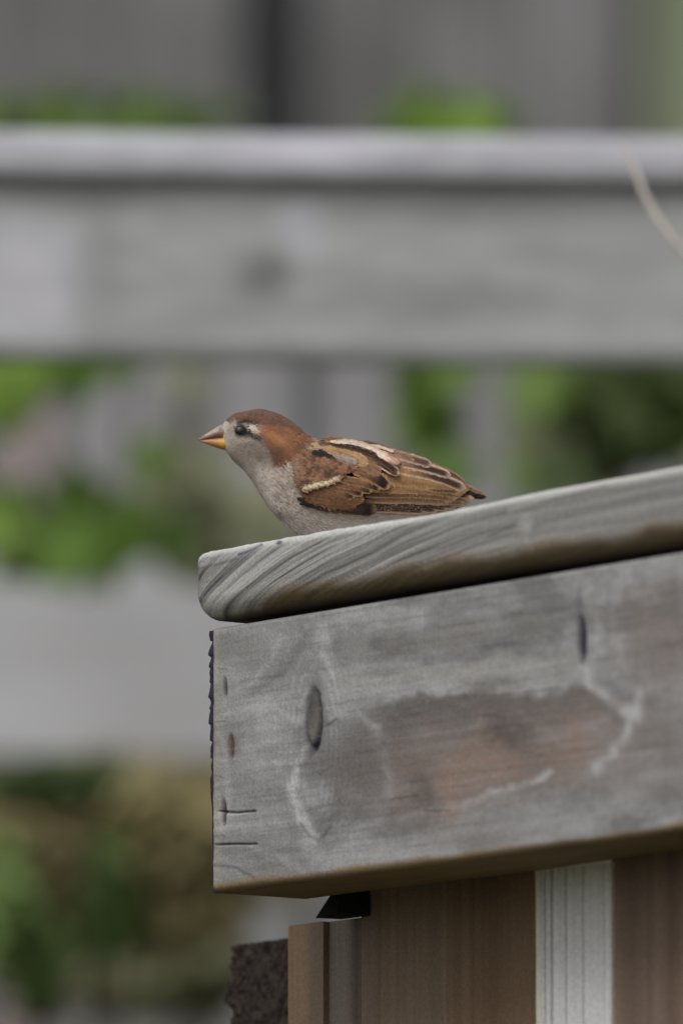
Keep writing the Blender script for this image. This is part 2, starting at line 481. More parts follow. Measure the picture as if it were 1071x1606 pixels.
# ---- dark torn strip at the far end of the rim
hs_ = np.linspace(0.0, H_RIM - 0.001, 140)
wid = np.interp(hs_, [0, .03, .06, .1, .14], [.0014, .0024, .0038, .0050, .0056])
tooth = (((hs_ * 105 + 2.6 * vnoise(hs_ * 45, hs_ * 0, 3)) % 1)) ** 1.3 * (.0002 + .0030 * vnoise(hs_ * 50, hs_ * 0, 13) ** 2) * sstep(.035, .08, hs_)
wd = wid - tooth + .0022 * (vnoise(hs_ * 300, hs_ * 0, 9) - .5) * sstep(.02, .06, hs_)
sv = []
for k, h in enumerate(hs_):
    sv += [R(-0.0002, 0.0015, h), R(-wd[k] * 1.15, 0.0012, h), R(-wd[k] * 1.25, 0.0045, h), R(-0.0002, 0.0045, h)]
sv = np.array(sv)
sf = grid_faces(len(hs_), 4, True)
ts_ = mesh('torn_end_strip', sv, sf, M_WOOD, railing, np.tile(lin((52, 46, 58)), (len(sv), 1)), smooth=False)
ts_['label'] = 'dark splintered strip on the cut end'

# ---- cap board
r_b, r_t = 0.0130, 0.0045
capprof = []
W0, W1 = -0.0075, 0.1335
for a in np.linspace(0, 90, 26):          # bottom front rounding, from underside to face
    capprof.append((W0 + r_b * (1 - math.sin(math.radians(a))), CAP_B + r_b * (1 - math.cos(math.radians(a))) * 1.0))
for h in np.linspace(CAP_B + r_b, CAP_T - r_t, 66)[1:]: capprof.append((W0, h))
for a in np.linspace(0, 90, 14)[1:]: capprof.append((W0 + r_t * (1 - math.cos(math.radians(a))), CAP_T - r_t + r_t * math.sin(math.radians(a))))
for n in np.linspace(W0 + r_t, W1 - .006, 60)[1:]: capprof.append((n, CAP_T))
capprof += [(W1 - .002, CAP_T - .001), (W1, CAP_T - .005), (W1, CAP_B + .01), (W1 - .004, CAP_B + .002), (W1 - .01, CAP_B)]
for n in np.linspace(W1 - .02, W0 + r_b + .002, 12): capprof.append((n, CAP_B))
cp = np.array(capprof)
T_END = -0.0065
tt = np.concatenate([T_END + 0.010 * (1 - np.cos(np.linspace(0, math.pi / 2, 14))), np.linspace(T_END + 0.0105, 0.47, 620), np.linspace(.48, 1.9, 60)])
T, Np = np.meshgrid(tt, cp[:, 0], indexing='ij'); _, Hp = np.meshgrid(tt, cp[:, 1], indexing='ij')
# eased end: bottom strongly rounded, top and side a little
e = np.clip(1 - (T - T_END) / 0.010, 0, 1)
ins = 0.010 * (1 - np.sqrt(np.clip(1 - e ** 2, 0, 1)))
lowk = sstep(CAP_B + 0.019, CAP_B, Hp)
Hq = Hp + ins * lowk * .4 - ins * .12 * sstep(CAP_T - .008, CAP_T, Hp)
Nq = Np + np.where(Np < .02, ins * .25, 0) - np.where(Np > .11, ins * .3, 0)
# crown, slight waviness of the top arris
hx = (Hp - CAP_B)
topk = sstep(CAP_T - .012, CAP_T, Hp)
wave = 0.0006 * (fbm(T * 16, T * 0, 61, 3) - .5) * 2 + np.interp(T, [-.01, .02, .06, .12, .2, .3, .4, 2], [-.0012, -.0006, 0, -.0004, -.001, .0009, .0014, .0014])
Hq = Hq + topk * wave + sstep(.0, .06, Np) * topk * 0.0
pxc, pyc = proj(R(T, Nq, Hq))
# grain that fans out of the far lower corner, following the photograph's streaks
q = hx / 0.038
gl = q - 1.05 * np.log1p(np.clip(T + .01, 0, None) / 0.05) * .95 + 0.10 * (fbm(T * 22, q * 1.5, 65, 3) - .5) - np.where(Np > 0, Np * 9, 0)
s1 = fbm(gl * 11, T * 5, 71, 3)
s2 = fbm(gl * 26, T * 11, 72, 3)
s3 = fbm(gl * 70, T * 30, 73, 2)
fadeR = sstep(.10, .34, T)
ln = fbm(q * 5 + 1.5 * fbm(T * 10, q, 66), T * 3.5, 74, 4)        # right part: grain along the board
ln2 = fbm(q * 18 + 2 * fbm(T * 10, q, 67), T * 8, 75, 3)
gA = (s1 - .5) * .95 + (s2 - .5) * .75 + (s3 - .5) * .55
gB = (ln - .5) * .8 + (ln2 - .5) * .5
g_ = gA * (1 - fadeR) + gB * fadeR
c = np.ones(T.shape + (3,)) * lin((137, 135, 132))
c = c * (1 + 1.3 * g_)[..., None]
c = c * (1 + .14 * (fbm(T * 800, hx * 300, 77, 2) - .5))[..., None]
for th, a in ((.33, .55), (.30, .5)):
    c = mixc(c, lin((66, 60, 66)), sstep(th, th - .07, s2) * (1 - fadeR) * a)
c = mixc(c, lin((178, 176, 172)), sstep(.56, .70, s1) * (1 - fadeR) * .5)
c = mixc(c, lin((168, 166, 158)), sstep(.56, .72, ln) * fadeR * .4)
# light from above put into the colour of the upper edge; brown lower edge
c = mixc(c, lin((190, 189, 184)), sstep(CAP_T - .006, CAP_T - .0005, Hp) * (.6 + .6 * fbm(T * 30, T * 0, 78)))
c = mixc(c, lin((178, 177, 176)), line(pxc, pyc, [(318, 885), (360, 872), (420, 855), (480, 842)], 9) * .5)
c = mixc(c, lin((62, 58, 84)), line(pxc, pyc, [(375, 870), (395, 862), (410, 854)], 2.2) * .7)
c = mixc(c, lin((52, 48, 74)), ell(pxc, pyc, 438, 851, 5, 3, -20, .5) * .8)
c = mixc(c, lin((80, 76, 78)), line(pxc, pyc, [(312, 892), (345, 884), (372, 876)], 3) * .5)
c = mixc(c, lin((172, 170, 168)), ell(pxc, pyc, 824, 822, 10, 14, 10, .6) * .55)
c = mixc(c, lin((70, 66, 66)), line(pxc, pyc, [(764, 842), (790, 830), (806, 824)], 1.6) * .7)
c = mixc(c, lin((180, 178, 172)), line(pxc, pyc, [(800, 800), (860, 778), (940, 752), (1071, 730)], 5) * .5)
c = mixc(c, lin((92, 90, 96)), line(pxc, pyc, [(790, 806), (870, 784), (950, 762)], 3) * .4)
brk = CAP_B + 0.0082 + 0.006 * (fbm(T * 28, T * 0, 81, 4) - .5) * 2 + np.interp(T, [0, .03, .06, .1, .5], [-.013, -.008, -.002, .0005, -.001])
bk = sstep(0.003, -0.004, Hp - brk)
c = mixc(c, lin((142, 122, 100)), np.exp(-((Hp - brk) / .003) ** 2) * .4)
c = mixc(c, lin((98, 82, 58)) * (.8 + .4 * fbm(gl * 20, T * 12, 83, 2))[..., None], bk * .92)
c = mixc(c, lin((58, 48, 38)), sstep(CAP_B + .003, CAP_B, Hp) * .8)  # shadow line where the cap meets the rim, put into the colour
onface = Np < .004
dsp = np.where(onface, -0.0007 * g_ , 0)
dspt = np.where(Hp > CAP_T - .001, 0.0006 * g_, 0)
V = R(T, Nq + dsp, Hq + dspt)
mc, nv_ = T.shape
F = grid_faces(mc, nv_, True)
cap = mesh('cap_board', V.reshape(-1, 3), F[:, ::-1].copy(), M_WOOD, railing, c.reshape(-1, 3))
cap['label'] = 'rounded grey cap board with fanning grain and brown lower edge'
ce = V[0]; cen = ce.mean(0) - U * .0006
mesh('cap_end', np.vstack([ce, cen[None]]), [(i, (i + 1) % nv_, nv_) for i in range(nv_)], M_WOOD, railing, np.tile(lin((122, 116, 108)), (nv_ + 1, 1)))

# ---- uprights below the rail
def upright(name, x0, x1, n0, thick, htop, hbot, colf, label=None, nt=120, nz=160, gro=None):
    ta, tb = t_at(x0, n0, -0.03), t_at(x1, n0, -0.03)
    tl = np.linspace(ta, tb, nt)
    hl = np.concatenate([np.linspace(htop, -0.12, nz), np.linspace(-0.14, hbot, 12)])
    Tg, Hg = np.meshgrid(tl, hl, indexing='ij')
    s = (Tg - ta) / (tb - ta)
    gdep = gro(s, Hg) if gro is not None else 0.0003 * (fbm(s * 40, Hg * 6, 5, 3) - .5)
    A = R(Tg, n0 + gdep, Hg)
    col = colf(s, Hg)
    nu, nv = Tg.shape
    F = [tuple(f) for f in grid_faces(nu, nv)[:, ::-1]]
    back = np.array([R(ta, n0 + thick, htop), R(tb, n0 + thick, htop), R(ta, n0 + thick, hbot), R(tb, n0 + thick, hbot)])
    b0 = nu * nv
    F.append((b0, b0 + 1, b0 + 3, b0 + 2))
    F.append(tuple([b0, b0 + 2] + [j for j in range(nv - 1, -1, -1)]))
    F.append(tuple([b0 + 3, b0 + 1] + [(nu - 1) * nv + j for j in range(nv)]))
    F.append(tuple([b0 + 1, b0] + [i * nv for i in range(nu)]))
    F.append(tuple([b0 + 2, b0 + 3] + [i * nv + nv - 1 for i in range(nu - 1, -1, -1)]))
    cc = np.vstack([col.reshape(-1, 3), np.tile(col[0, 0], (4, 1))])
    ob = mesh(name, np.vstack([A.reshape(-1, 3), back]), F, M_WOOD, railing, cc, smooth=False)
    if label: ob['label'] = label
    return ob

def stripes(base, marks, seed, amt=.18):
    def f(s, H):
        n = fbm(s * 26, H * 5, seed, 4); n2 = fbm(s * 7, H * 2, seed + 3, 3)
        c = np.ones(s.shape + (3,)) * lin(base)
        n3_ = vnoise(s * 75, H * 3, seed + 7)
        c = c * (1.62 + amt * 2.3 * (n - .5) + amt * (n2 - .5) * 2 + .12 * (n3_ - .5))[..., None]
        for (p, w, col, a) in marks:
            c = mixc(c, lin(col), np.exp(-((s - p + .012 * (fbm(H * 12, s * 0, seed + 5) - .5)) / w) ** 2) * a)
        return c * (1 + .12 * (fbm(s * 90, H * 40, seed + 9, 2) - .5))[..., None]
    return f
HB = -0.95
BT = -0.0096
upright('picket_board', 452, 507, .080, .020, BT, HB, stripes((100, 84, 70), [(.1, .12, (114, 90, 68), .5), (.75, .2, (104, 92, 83), .6)], 101), 'narrow tan board at the far end')
upright('picket_board', 507.5, 566, .084, .018, BT, HB, stripes((98, 88, 80), [(.06, .07, (74, 66, 62), .7), (.45, .14, (122, 114, 110), .6), (.88, .14, (70, 62, 58), .7)], 111), 'greyish board beside the tan one')
upright('picket_board', 566.5, 700, .080, .020, 0.02, HB, stripes((98, 83, 70), [(.1, .06, (108, 95, 87), .4), (.2, .03, (88, 72, 60), .4), (.55, .1, (108, 95, 84), .3), (.85, .1, (102, 88, 72), .3)], 121))
upright('picket_board', 700.5, 838, .080, .020, 0.02, HB, stripes((98, 80, 64), [(.12, .05, (92, 72, 56), .4), (.5, .2, (98, 76, 56), .4), (.3, .015, (70, 54, 42), .3)], 131))
upright('picket_board', 958.6, 1130, .0645, .020, 0.02, HB, stripes((104, 88, 78), [(.2, .1, (96, 82, 74), .5), (.35, .05, (104, 90, 82), .5), (.55, .07, (90, 70, 60), .5)], 141))
upright('picket_board', 1131, 1300, .080, .020, 0.02, HB, stripes((106, 86, 72), [], 145))
GR = [(.11, .012, .0016), (.20, .014, .0014), (.39, .012, .0009), (.62, .008, .0012), (.07, .006, .0005), (.9, .006, .0003), (.5, .006, .0003)]
def groove(s, H):
    d = 0.0002 * (fbm(s * 60, H * 4, 5, 3) - .5)
    for p, w, a in GR:
        wv = .02 * (fbm(H * 22, s * 0, 7) - .5) if p == .62 else 0
        d = d + a * 1.3 * np.exp(-((s - p + wv) / w) ** 2)
    return d
def pale(s, H):
    n = fbm(s * 30, H * 4, 151, 4)
    c = np.ones(s.shape + (3,)) * lin((216, 213, 214))
    c = c * (1 + .22 * (n - .5))[..., None]
    for p, w, a in GR:
        wv = .02 * (fbm(H * 22, s * 0, 7) - .5) if p == .62 else 0
        c = mixc(c, lin((78, 72, 86)), np.exp(-((s - p + wv) / (w * .75)) ** 2) * min(.9, a * 720))
    c = mixc(c, lin((206, 198, 168)), np.exp(-((s - .03) / .05) ** 2) * .6)
    c = mixc(c, lin((206, 200, 180)), np.exp(-((s - .985) / .02) ** 2) * .6)
    return c * (1 + .06 * (fbm(s * 90, H * 60, 159, 2) - .5))[..., None]
upright('pale_batten', 840, 958, .0625, .014, -0.0008, HB, pale, 'pale fluted batten with a long wavy crack', nt=160, gro=groove)

# dark block added as the shade in the gap between rail and far boards
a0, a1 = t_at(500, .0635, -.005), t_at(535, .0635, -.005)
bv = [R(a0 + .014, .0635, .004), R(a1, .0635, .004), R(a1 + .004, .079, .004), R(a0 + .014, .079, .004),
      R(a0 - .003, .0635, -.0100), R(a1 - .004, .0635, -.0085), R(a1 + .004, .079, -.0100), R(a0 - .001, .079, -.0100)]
sp = mesh('gap_shade_block', bv, BOXF, M_WOOD, railing, np.tile(lin((20, 19, 22)), (8, 1)), smooth=False)
sp['label'] = 'black block standing in for the shade between rail and boards'

# rough sawn dark block on the far side
ta, tb = t_at(362, .130, -.05), t_at(470, .130, -.05)
_, yy0 = proj(R(ta, .130, 0.0)); 
htop = -(1484 - float(yy0)) / 3000.0
nu, nv = 90, 190
Tg, Hg = np.meshgrid(np.linspace(ta, tb, nu), np.concatenate([np.linspace(htop, htop - .07, 150), np.linspace(htop - .075, HB, 40)]), indexing='ij')
rough = (fbm(Tg * 420, Hg * 200, 201, 4) - .5)
jag = (fbm(Hg * 160, Hg * 0, 205, 3) - .5) * .005 - .003 * np.exp(-((Hg - htop + .0285) / .003) ** 2)
edge = sstep(ta + .02, ta, Tg)
A = R(Tg + edge * jag, .130 + .006 * rough, Hg + .0012 * sstep(htop - .004, htop, Hg) * (fbm(Tg * 500, Tg * 0, 207) - .5))
c = lin((50, 42, 38)) * (.5 + .9 * fbm(Tg * 380, Hg * 220, 203, 4))[..., None]
back = np.array([R(ta, .165, htop), R(tb, .165, htop), R(ta, .165, HB), R(tb, .165, HB)])
b0 = nu * nv
F = [tuple(f) for f in grid_faces(nu, nv)[:, ::-1]]
F += [(b0, b0 + 1, b0 + 3, b0 + 2), tuple([b0, b0 + 2] + list(range(nv - 1, -1, -1))), tuple([b0 + 3, b0 + 1] + [(nu - 1) * nv + j for j in range(nv)]),
      tuple([b0 + 1, b0] + [i * nv for i in range(nu)])]
rb = mesh('rough_post', np.vstack([A.reshape(-1, 3), back]), F, M_WOOD, railing, np.vstack([c.reshape(-1, 3), np.tile(lin((60, 48, 44)), (4, 1))]))
rb['label'] = 'rough dark brown stub at the far end'
# bottom rail and legs carrying the railing outside the picture
def rbox(name, t0, t1, n0, n1, h0, h1, col):
    bv = [R(t0, n0, h0), R(t1, n0, h0), R(t1, n1, h0), R(t0, n1, h0), R(t0, n0, h1), R(t1, n0, h1), R(t1, n1, h1), R(t0, n1, h1)]
    return mesh(name, bv, BOXF, M_WOOD, railing, np.tile(lin(col), (8, 1)), smooth=False)
rbox('bottom_rail', 0.02, 1.9, .101, .125, HB, HB + .12, (120, 112, 104))
for tq in (.16, 1.7):
    rbox('post', tq, tq + .09, .126, .215, -O[2], HB + .3, (118, 108, 100))

# ------------------------------------------------------------------ background: second deck railing, square to the view
def xs(x, Y): return float(P(x, 800, Y)[0])
def zs(y, Y, x=535): return float(P(x, y, Y)[2])

YB = 8.3
bx0 = xs(-500, YB)
slope = math.radians(3.5)
def Bf(s, d, z):      # s along, d behind, z up; fence runs slightly away to the right
    return np.array([bx0 + s * math.cos(slope) - d * math.sin(slope), YB - 0.05 + s * math.sin(slope) + d * math.cos(slope), z])
def bbox(name, s0, s1, d0, d1, z0, z1, mat, parent, wob=0.0, bev=0.003):
    """bevelled board with its length along s"""
    n = max(2, int((s1 - s0) / 0.05)) if wob else 2
    ss = np.linspace(s0, s1, n)
    pr = [(d0, z0 + bev), (d0, z1 - bev), (d0 + bev, z1), (d1 - bev, z1), (d1, z1 - bev), (d1, z0 + bev), (d1 - bev, z0), (d0 + bev, z0)]
    org = Bf((s0 + s1) / 2, d0, z0)
    v = []
    for s in ss:
        w = wob * (vnoise(np.array(s * 6), np.array(0.), int(z0 * 100)) - .5)
        v += [Bf(s, d, z + w) for d, z in pr]
    f = [tuple(q) for q in grid_faces(n, 8, True)] + [tuple(range(8)), tuple(range(8 * n - 1, 8 * n - 9, -1))]
    return mesh(name, np.array(v), f, mat, parent, smooth=False, origin=org)

rail2 = empty('back_railing', Bf(0.4, 0, 0), 'blurred grey timber railing crossing the whole picture behind the bird', 'railing')
YBE = YB - .04
zc1, zc0 = zs(203, YBE), zs(281, YBE)
zr0 = zs(562, YBE)
def rail_face(name, pr, colf, label=None):
    """long board with profile pr (d, z), finely divided so that stains can be coloured"""
    ss = np.linspace(0, 2.6, 420)
    org = Bf(1.3, pr[0][0], pr[0][1])
    pts = []
    for (p0, p1) in zip(pr, pr[1:] + pr[:1]):
        kk = max(1, int(math.hypot(p1[0] - p0[0], p1[1] - p0[1]) / .003))
        for q in range(kk): pts.append((p0[0] + (p1[0] - p0[0]) * q / kk, p0[1] + (p1[1] - p0[1]) * q / kk))
    v = np.array([[Bf(s, d, z + .0015 * (vnoise(np.array(s * 5.), np.array(0.), 4) - .5)) for d, z in pts] for s in ss])
    qx, qy = proj(v)
    c = colf(qx, qy)
    o = mesh(name, v.reshape(-1, 3), grid_faces(len(ss), len(pts), True)[:, ::-1].copy(), M_BGW, rail2, c.reshape(-1, 3), origin=org)
    if label: o['label'] = label
M_BGW = vcol_mat('grey_rail_timber_stain_shade', rough=0.85, spec=0.2, nscale=(20, 60, 60), namt=0.12, bump=0.4, bdist=0.001)
def bgcap(x, y):
    n = fbm(x / 60, y / 14, 401, 4)
    c = np.ones(x.shape + (3,)) * lin((174, 173, 178))
    c = mixc(c, lin((158, 156, 162)), sstep(.55, .35, n) * .6)
    c = mixc(c, lin((196, 194, 204)), ell(x, y, 470, 240, 120, 22, 0, .7) * .5)
    return c * (1 + .2 * (fbm(x / 200, y / 6, 402, 3) - .5))[..., None]
def bgrim(x, y):
    wx = x + 60 * (fbm(x / 70, y / 70, 411) - .5); wy = y + 40 * (fbm(x / 70, y / 70, 412) - .5)
    c = np.ones(x.shape + (3,)) * lin((164, 165, 164))
    c = c * (1 + .25 * (fbm(x / 90, y / 25, 413, 4) - .5))[..., None]
    for (cx, cy, rx, ry, col, a) in [(50, 440, 85, 110, (192, 190, 196), .9), (478, 355, 42, 42, (186, 184, 192), .8), (415, 435, 38, 38, (116, 116, 114), .8), (690, 470, 190, 30, (134, 134, 132), .65),
                                     (150, 420, 36, 130, (140, 140, 140), .5), (980, 450, 120, 90, (158, 160, 158), .5), (300, 500, 160, 30, (150, 150, 149), .4), (750, 320, 260, 26, (132, 132, 130), .6), (120, 312, 110, 22, (124, 123, 121), .6),  # long dark patches just under the cap: its shadow put into the colour
                                     (520, 525, 200, 26, (172, 172, 172), .5), (900, 540, 200, 24, (176, 176, 178), .5)]:
        c = mixc(c, lin(col), ell(wx, wy, cx, cy, rx, ry, 0, .7) * a)
    return c
rail_face('cap_board', [(-.012, zc0 + .004), (-.008, zc0), (.11, zc0), (.11, zc1), (.004, zc1), (-.005, zc1 - .004), (-.0115, zc1 - .014)], bgcap, 'pale rounded top edge')
rail_face('rim_board', [(0, zr0 + .010), (.004, zr0), (.012, zr0), (.012, zc0 - .002), (0, zc0 - .002)], bgrim)
for s in (0.02, 2.3):
    bbox('post', s, s + .09, .16, .25, 0, zc0 - .004, M_BG_POST, rail2)

# lower, farther railing: lower rail + pickets
YC = 10.3
def vboard(name, x0, x1, y0, z0, Y, thick, mat, parent, tilt=0.0, yaw=0.0, origin=None):
    """upright board from pixel columns x0..x1 at depth Y; top at pixel row y0"""
    X0, X1 = xs(x0, Y), xs(x1, Y)
    z1 = zs(y0, Y)
    cx = (X0 + X1) / 2; hw = (X1 - X0) / 2; bev = .004
    v = []
    for z in (z0, z1):
        off = tilt * (z - z0)
        for dx, dy in ((-hw, bev), (-hw + bev, 0), (hw - bev, 0), (hw, bev), (hw, thick), (-hw, thick)):
            v.append((cx + dx + off, Y + dy, z))
    v = np.array(v)
    f = [(i, (i + 1) % 6, (i + 1) % 6 + 6, i + 6) for i in range(6)] + [(5, 4, 3, 2, 1, 0), tuple(range(6, 12))]
    return mesh(name, v, f, mat, parent, smooth=False, origin=(cx, Y, z0))
fence2 = empty('picket_fence', (xs(300, YC), YC, 0), 'blurred grey picket fence behind the leaves, broad rail at left below the bird', 'fence')
zl1, zl0 = zs(893, YC), zs(1192, YC)
X0, X1 = xs(-400, YC), xs(1500, YC)
M_LOW = wood_mat('pale_grey_rail_timber', (158, 157, 158), (190, 189, 192), scale=(3, 30, 30))
mesh('lower_rail', box_verts(X0, X1, YC - .04, YC, zl0, zl1), BOXF, M_LOW, fence2, smooth=False, origin=(X0, YC, zl0))
mesh('bottom_rail', box_verts(X0, X1, YC - .04, YC, .25, .37), BOXF, M_LOW, fence2, smooth=False, origin=(X0, YC, .25))
M_PICK_P = wood_mat('pinkish_grey_picket', (150, 138, 136), (172, 160, 160), scale=(30, 30, 3))
for x0, x1, y0, mm in [(-330, -230, 300, M_BG_POST), (-190, -80, 300, M_BG_POST), (-10, 92, 300, M_PICK_P), (120, 262, 300, M_BG_POST), (352, 470, 300, M_BG_POST), (498, 612, 300, M_BG_POST), (738, 806, 300, M_BG_POST), (978, 1074, 300, M_BG_POST), (1180, 1290, 300, M_BG_POST)]:
    vboard('picket', x0, x1, y0, .12, YC + .003, .025, mm, fence2)

# far board fence
YD = 13.4
fence3 = empty('board_fence', (xs(535, YD), YD, 0), 'tall grey board fence at the very back, seen above the railing', 'fence')
x = -760
edges = [(-760, -570), (-566, -380), (-376, -190), (-186, 0), (4, 186), (190, 376), (384, 476), (484, 648), (652, 816), (820, 990), (1014, 1180), (1184, 1370), (1374, 1560), (1564, 1750)]
for i, (a, b_) in enumerate(edges):
    mt = M_FAR2 if a == 1014 else M_FAR
    off = .12 if a == 384 else 0
    o = vboard('fence_board', a, b_, -460 - 20 * (i % 3), 0.05, YD + off, .025, mt, fence3)
    if a == 1014: o['label'] = 'greenish board at the right'
    if a == 384:
        o.data.materials[0] = wood_mat('dark_recessed_board', (92, 92, 94), (110, 110, 110), scale=(20, 20, 2))
        o['label'] = 'dark recessed board'
XA, XB_ = xs(-760, YD), xs(1750, YD)
M_DARKRAIL = wood_mat('fence_rail_dark', (80, 78, 76), (100, 98, 96), scale=(3, 30, 30))
for z in (.5, 2.2):
    mesh('fence_rail', box_verts(XA, XB_, YD + .16, YD + .21, z, z + .09), BOXF, M_DARKRAIL, fence3, smooth=False, origin=(XA, YD, z))
mesh('backing_panel', box_verts(XA, XB_, YD + .22, YD + .24, 0.05, 4.6), BOXF, M_DARKRAIL, fence3, smooth=False, origin=(XA, YD, 0))

# ------------------------------------------------------------------ vegetation
def leaf_data(name, mat, lobes=5, n=30, cup=.18):
    """one broad lobed leaf, unit length, base at origin, lies in XZ facing -Y"""
    v = [(0, 0, 0.42)]
    for i in range(n):
        a = 2 * math.pi * i / n
        r = .46 + .10 * math.cos(lobes * a) + .03 * math.cos(9 * a + 1)
        if abs(a - math.pi) < .35: r *= .55 + .45 * abs(a - math.pi) / .35
        x_, z_ = r * math.sin(a), .45 + r * math.cos(a)
        v.append((x_, cup * (x_ * x_ + .5 * (z_ - .45) ** 2) + .03 * math.sin(5 * a), z_))
    f = [(0, i + 1, (i + 1) % n + 1) for i in range(n)]
    me = bpy.data.meshes.new(name)
    me.from_pydata(v, [], f); me.update()
    me.polygons.foreach_set('use_smooth', [True] * len(me.polygons))
    me.materials.append(mat)
    return me
LD = {'g': leaf_data('leaf', M_LEAF), 'm': leaf_data('leaf', M_LEAF2), 'd': leaf_data('leaf', M_LEAFD), 'o': leaf_data('leaf', M_LEAFO), 'y': leaf_data('leaf', M_LEAFY)}

def tube(pts, rad, k=8):
    pts = np.asarray(pts, float); n = len(pts)
    rad = np.broadcast_to(np.asarray(rad, float), (n,))
    tan = np.gradient(pts, axis=0); tan /= np.linalg.norm(tan, axis=1)[:, None] + 1e-12
    ref = np.array([0.31, 0.9, 0.17]); V = []
    for i in range(n):
        a = np.cross(tan[i], ref); a /= np.linalg.norm(a) + 1e-9
        b = np.cross(tan[i], a)
        for j in range(k):
            th = 2 * math.pi * j / k
            V.append(pts[i] + rad[i] * (a * math.cos(th) + b * math.sin(th)))
    F = [tuple(q) for q in grid_faces(n, k, True)] + [tuple(range(k)), tuple(range(n * k - 1, n * k - k - 1, -1))]
    return V, F
def join_vf(parts):
    V, F = [], []
    for v, f in parts:
        o = len(V); V += [tuple(p) for p in v]; F += [tuple(i + o for i in q) for q in f]
    return V, F

def vine(base_px, Y, leaves, label, kinds, group=None):
    """climbing plant: a stem from the ground and broad leaves, each leaf a part"""
    bx = xs(base_px, Y)
    root = empty('climbing_vine', (bx, Y, 0), label, 'vine', 'leafy vines on the back fences')
    pts = []
    order = sorted(leaves, key=lambda l: -l[1])
    pos = [P(l[0], l[1], Y) for l in order]
    path = [np.array([bx, YC + .12, 0]), np.array([bx, YC + .12, zl1 + .06])] + [np.array([bx * .6 + p[0] * .4, Y + .03, p[2] - .02]) for p in pos]
    parts = [tube(path, np.linspace(.0025, .0012, len(path)), 6)]
    for l, p in zip(order, pos):
        x_, y_, size, rot, kd = l
        s = size * Y / FPX
        base = p - np.array([math.sin(math.radians(rot)), 0, math.cos(math.radians(rot))]) * s * .45
        st = np.array([bx * .6 + p[0] * .4, Y + .03, p[2] - .02])
        parts.append(tube([st, (st + base) / 2 + np.array([0, -.01, .01]), base], [.0018, .0014, .001], 5))
        o = bpy.data.objects.new('leaf', LD[kd])
        o.parent = root
        o.location = base - np.array([bx, Y, 0]) + np.array([0, random.uniform(-.08, .05), 0])
        o.scale = (s, s, s)
        o.rotation_euler = (math.radians(random.uniform(-35, 15)), math.radians(rot), math.radians(random.uniform(-35, 35)))
        COL.objects.link(o)
    v, f = join_vf(parts)
    mesh('stem', v, f, M_BARK, root)
    return root

def L_(x, y, s, r, k): return (x, y, s, r, k)
YV = 9.8
vine(60, YV, [L_(40, 600, 130, 80, 'g'), L_(120, 575, 130, 100, 'g'), L_(200, 560, 110, 70, 'g'), L_(10, 640, 110, 40, 'g'), L_(80, 560, 100, 120, 'g'), L_(-60, 620, 130, 60, 'g'), L_(30, 570, 120, 90, 'm')],
     'bright green broad leaves on the back fence at upper left, under the top rail', 'g')
vine(130, YV + .05, [L_(40, 850, 140, 70, 'g'), L_(110, 820, 130, 20, 'g'), L_(170, 870, 130, 100, 'g'), L_(110, 885, 120, 150, 'g'), L_(-10, 830, 120, 30, 'g'), L_(130, 775, 110, 0, 'm'), L_(20, 790, 100, 40, 'm'), L_(195, 820, 110, 60, 'm'), L_(-80, 860, 130, 90, 'g')],
     'bright green leaf cluster at left, level with the cap board below the beak', 'g')
vine(280, YV + .15, [L_(250, 800, 130, 60, 'o'), L_(300, 780, 130, 30, 'o'), L_(350, 820, 140, 80, 'o'), L_(290, 850, 120, 110, 'o'), L_(390, 790, 120, 20, 'o'), L_(420, 860, 120, 50, 'o'), L_(430, 800, 120, 90, 'o'), L_(265, 860, 110, 30, 'm'), L_(330, 740, 90, 10, 'o'), L_(235, 740, 90, 20, 'm'), L_(300, 610, 80, 10, 'o'), L_(370, 870, 110, 140, 'o')],
     'dull olive leaves hanging behind the breast of the sparrow', 'o')
vine(680, YV - .25, [L_(655, 610, 100, 10, 'm'), L_(700, 600, 100, -30, 'm'), L_(680, 660, 110, 30, 'm'), L_(700, 710, 110, 0, 'm'), L_(650, 660, 80, 60, 'g'), L_(690, 750, 100, 10, 'm')],
     'mid green leaves behind the tail of the sparrow, left of the narrow picket', 'm')
vine(880, YV + .1, [L_(830, 620, 110, 20, 'm'), L_(870, 660, 120, -20, 'o'), L_(860, 600, 90, 90, 'm'), L_(900, 640, 100, 50, 'm'), L_(840, 690, 100, 0, 'm'), L_(870, 720, 110, 60, 'o'), L_(830, 745, 100, 20, 'm'), L_(880, 760, 110, 0, 'd')],
     'green and olive leaves in the gap right of the narrow picket above the cap', 'm')
vine(1000, YV + .2, [L_(950, 620, 130, 20, 'd'), L_(1010, 600, 130, 60, 'd'), L_(960, 680, 130, -20, 'd'), L_(1060, 610, 110, 20, 'm'), L_(1030, 660, 120, 0, 'd'), L_(940, 730, 120, 30, 'd'), L_(1090, 670, 120, 40, 'd'), L_(1010, 590, 100, 10, 'd')],
     'dark green leaves in the right corner under the top rail', 'd')
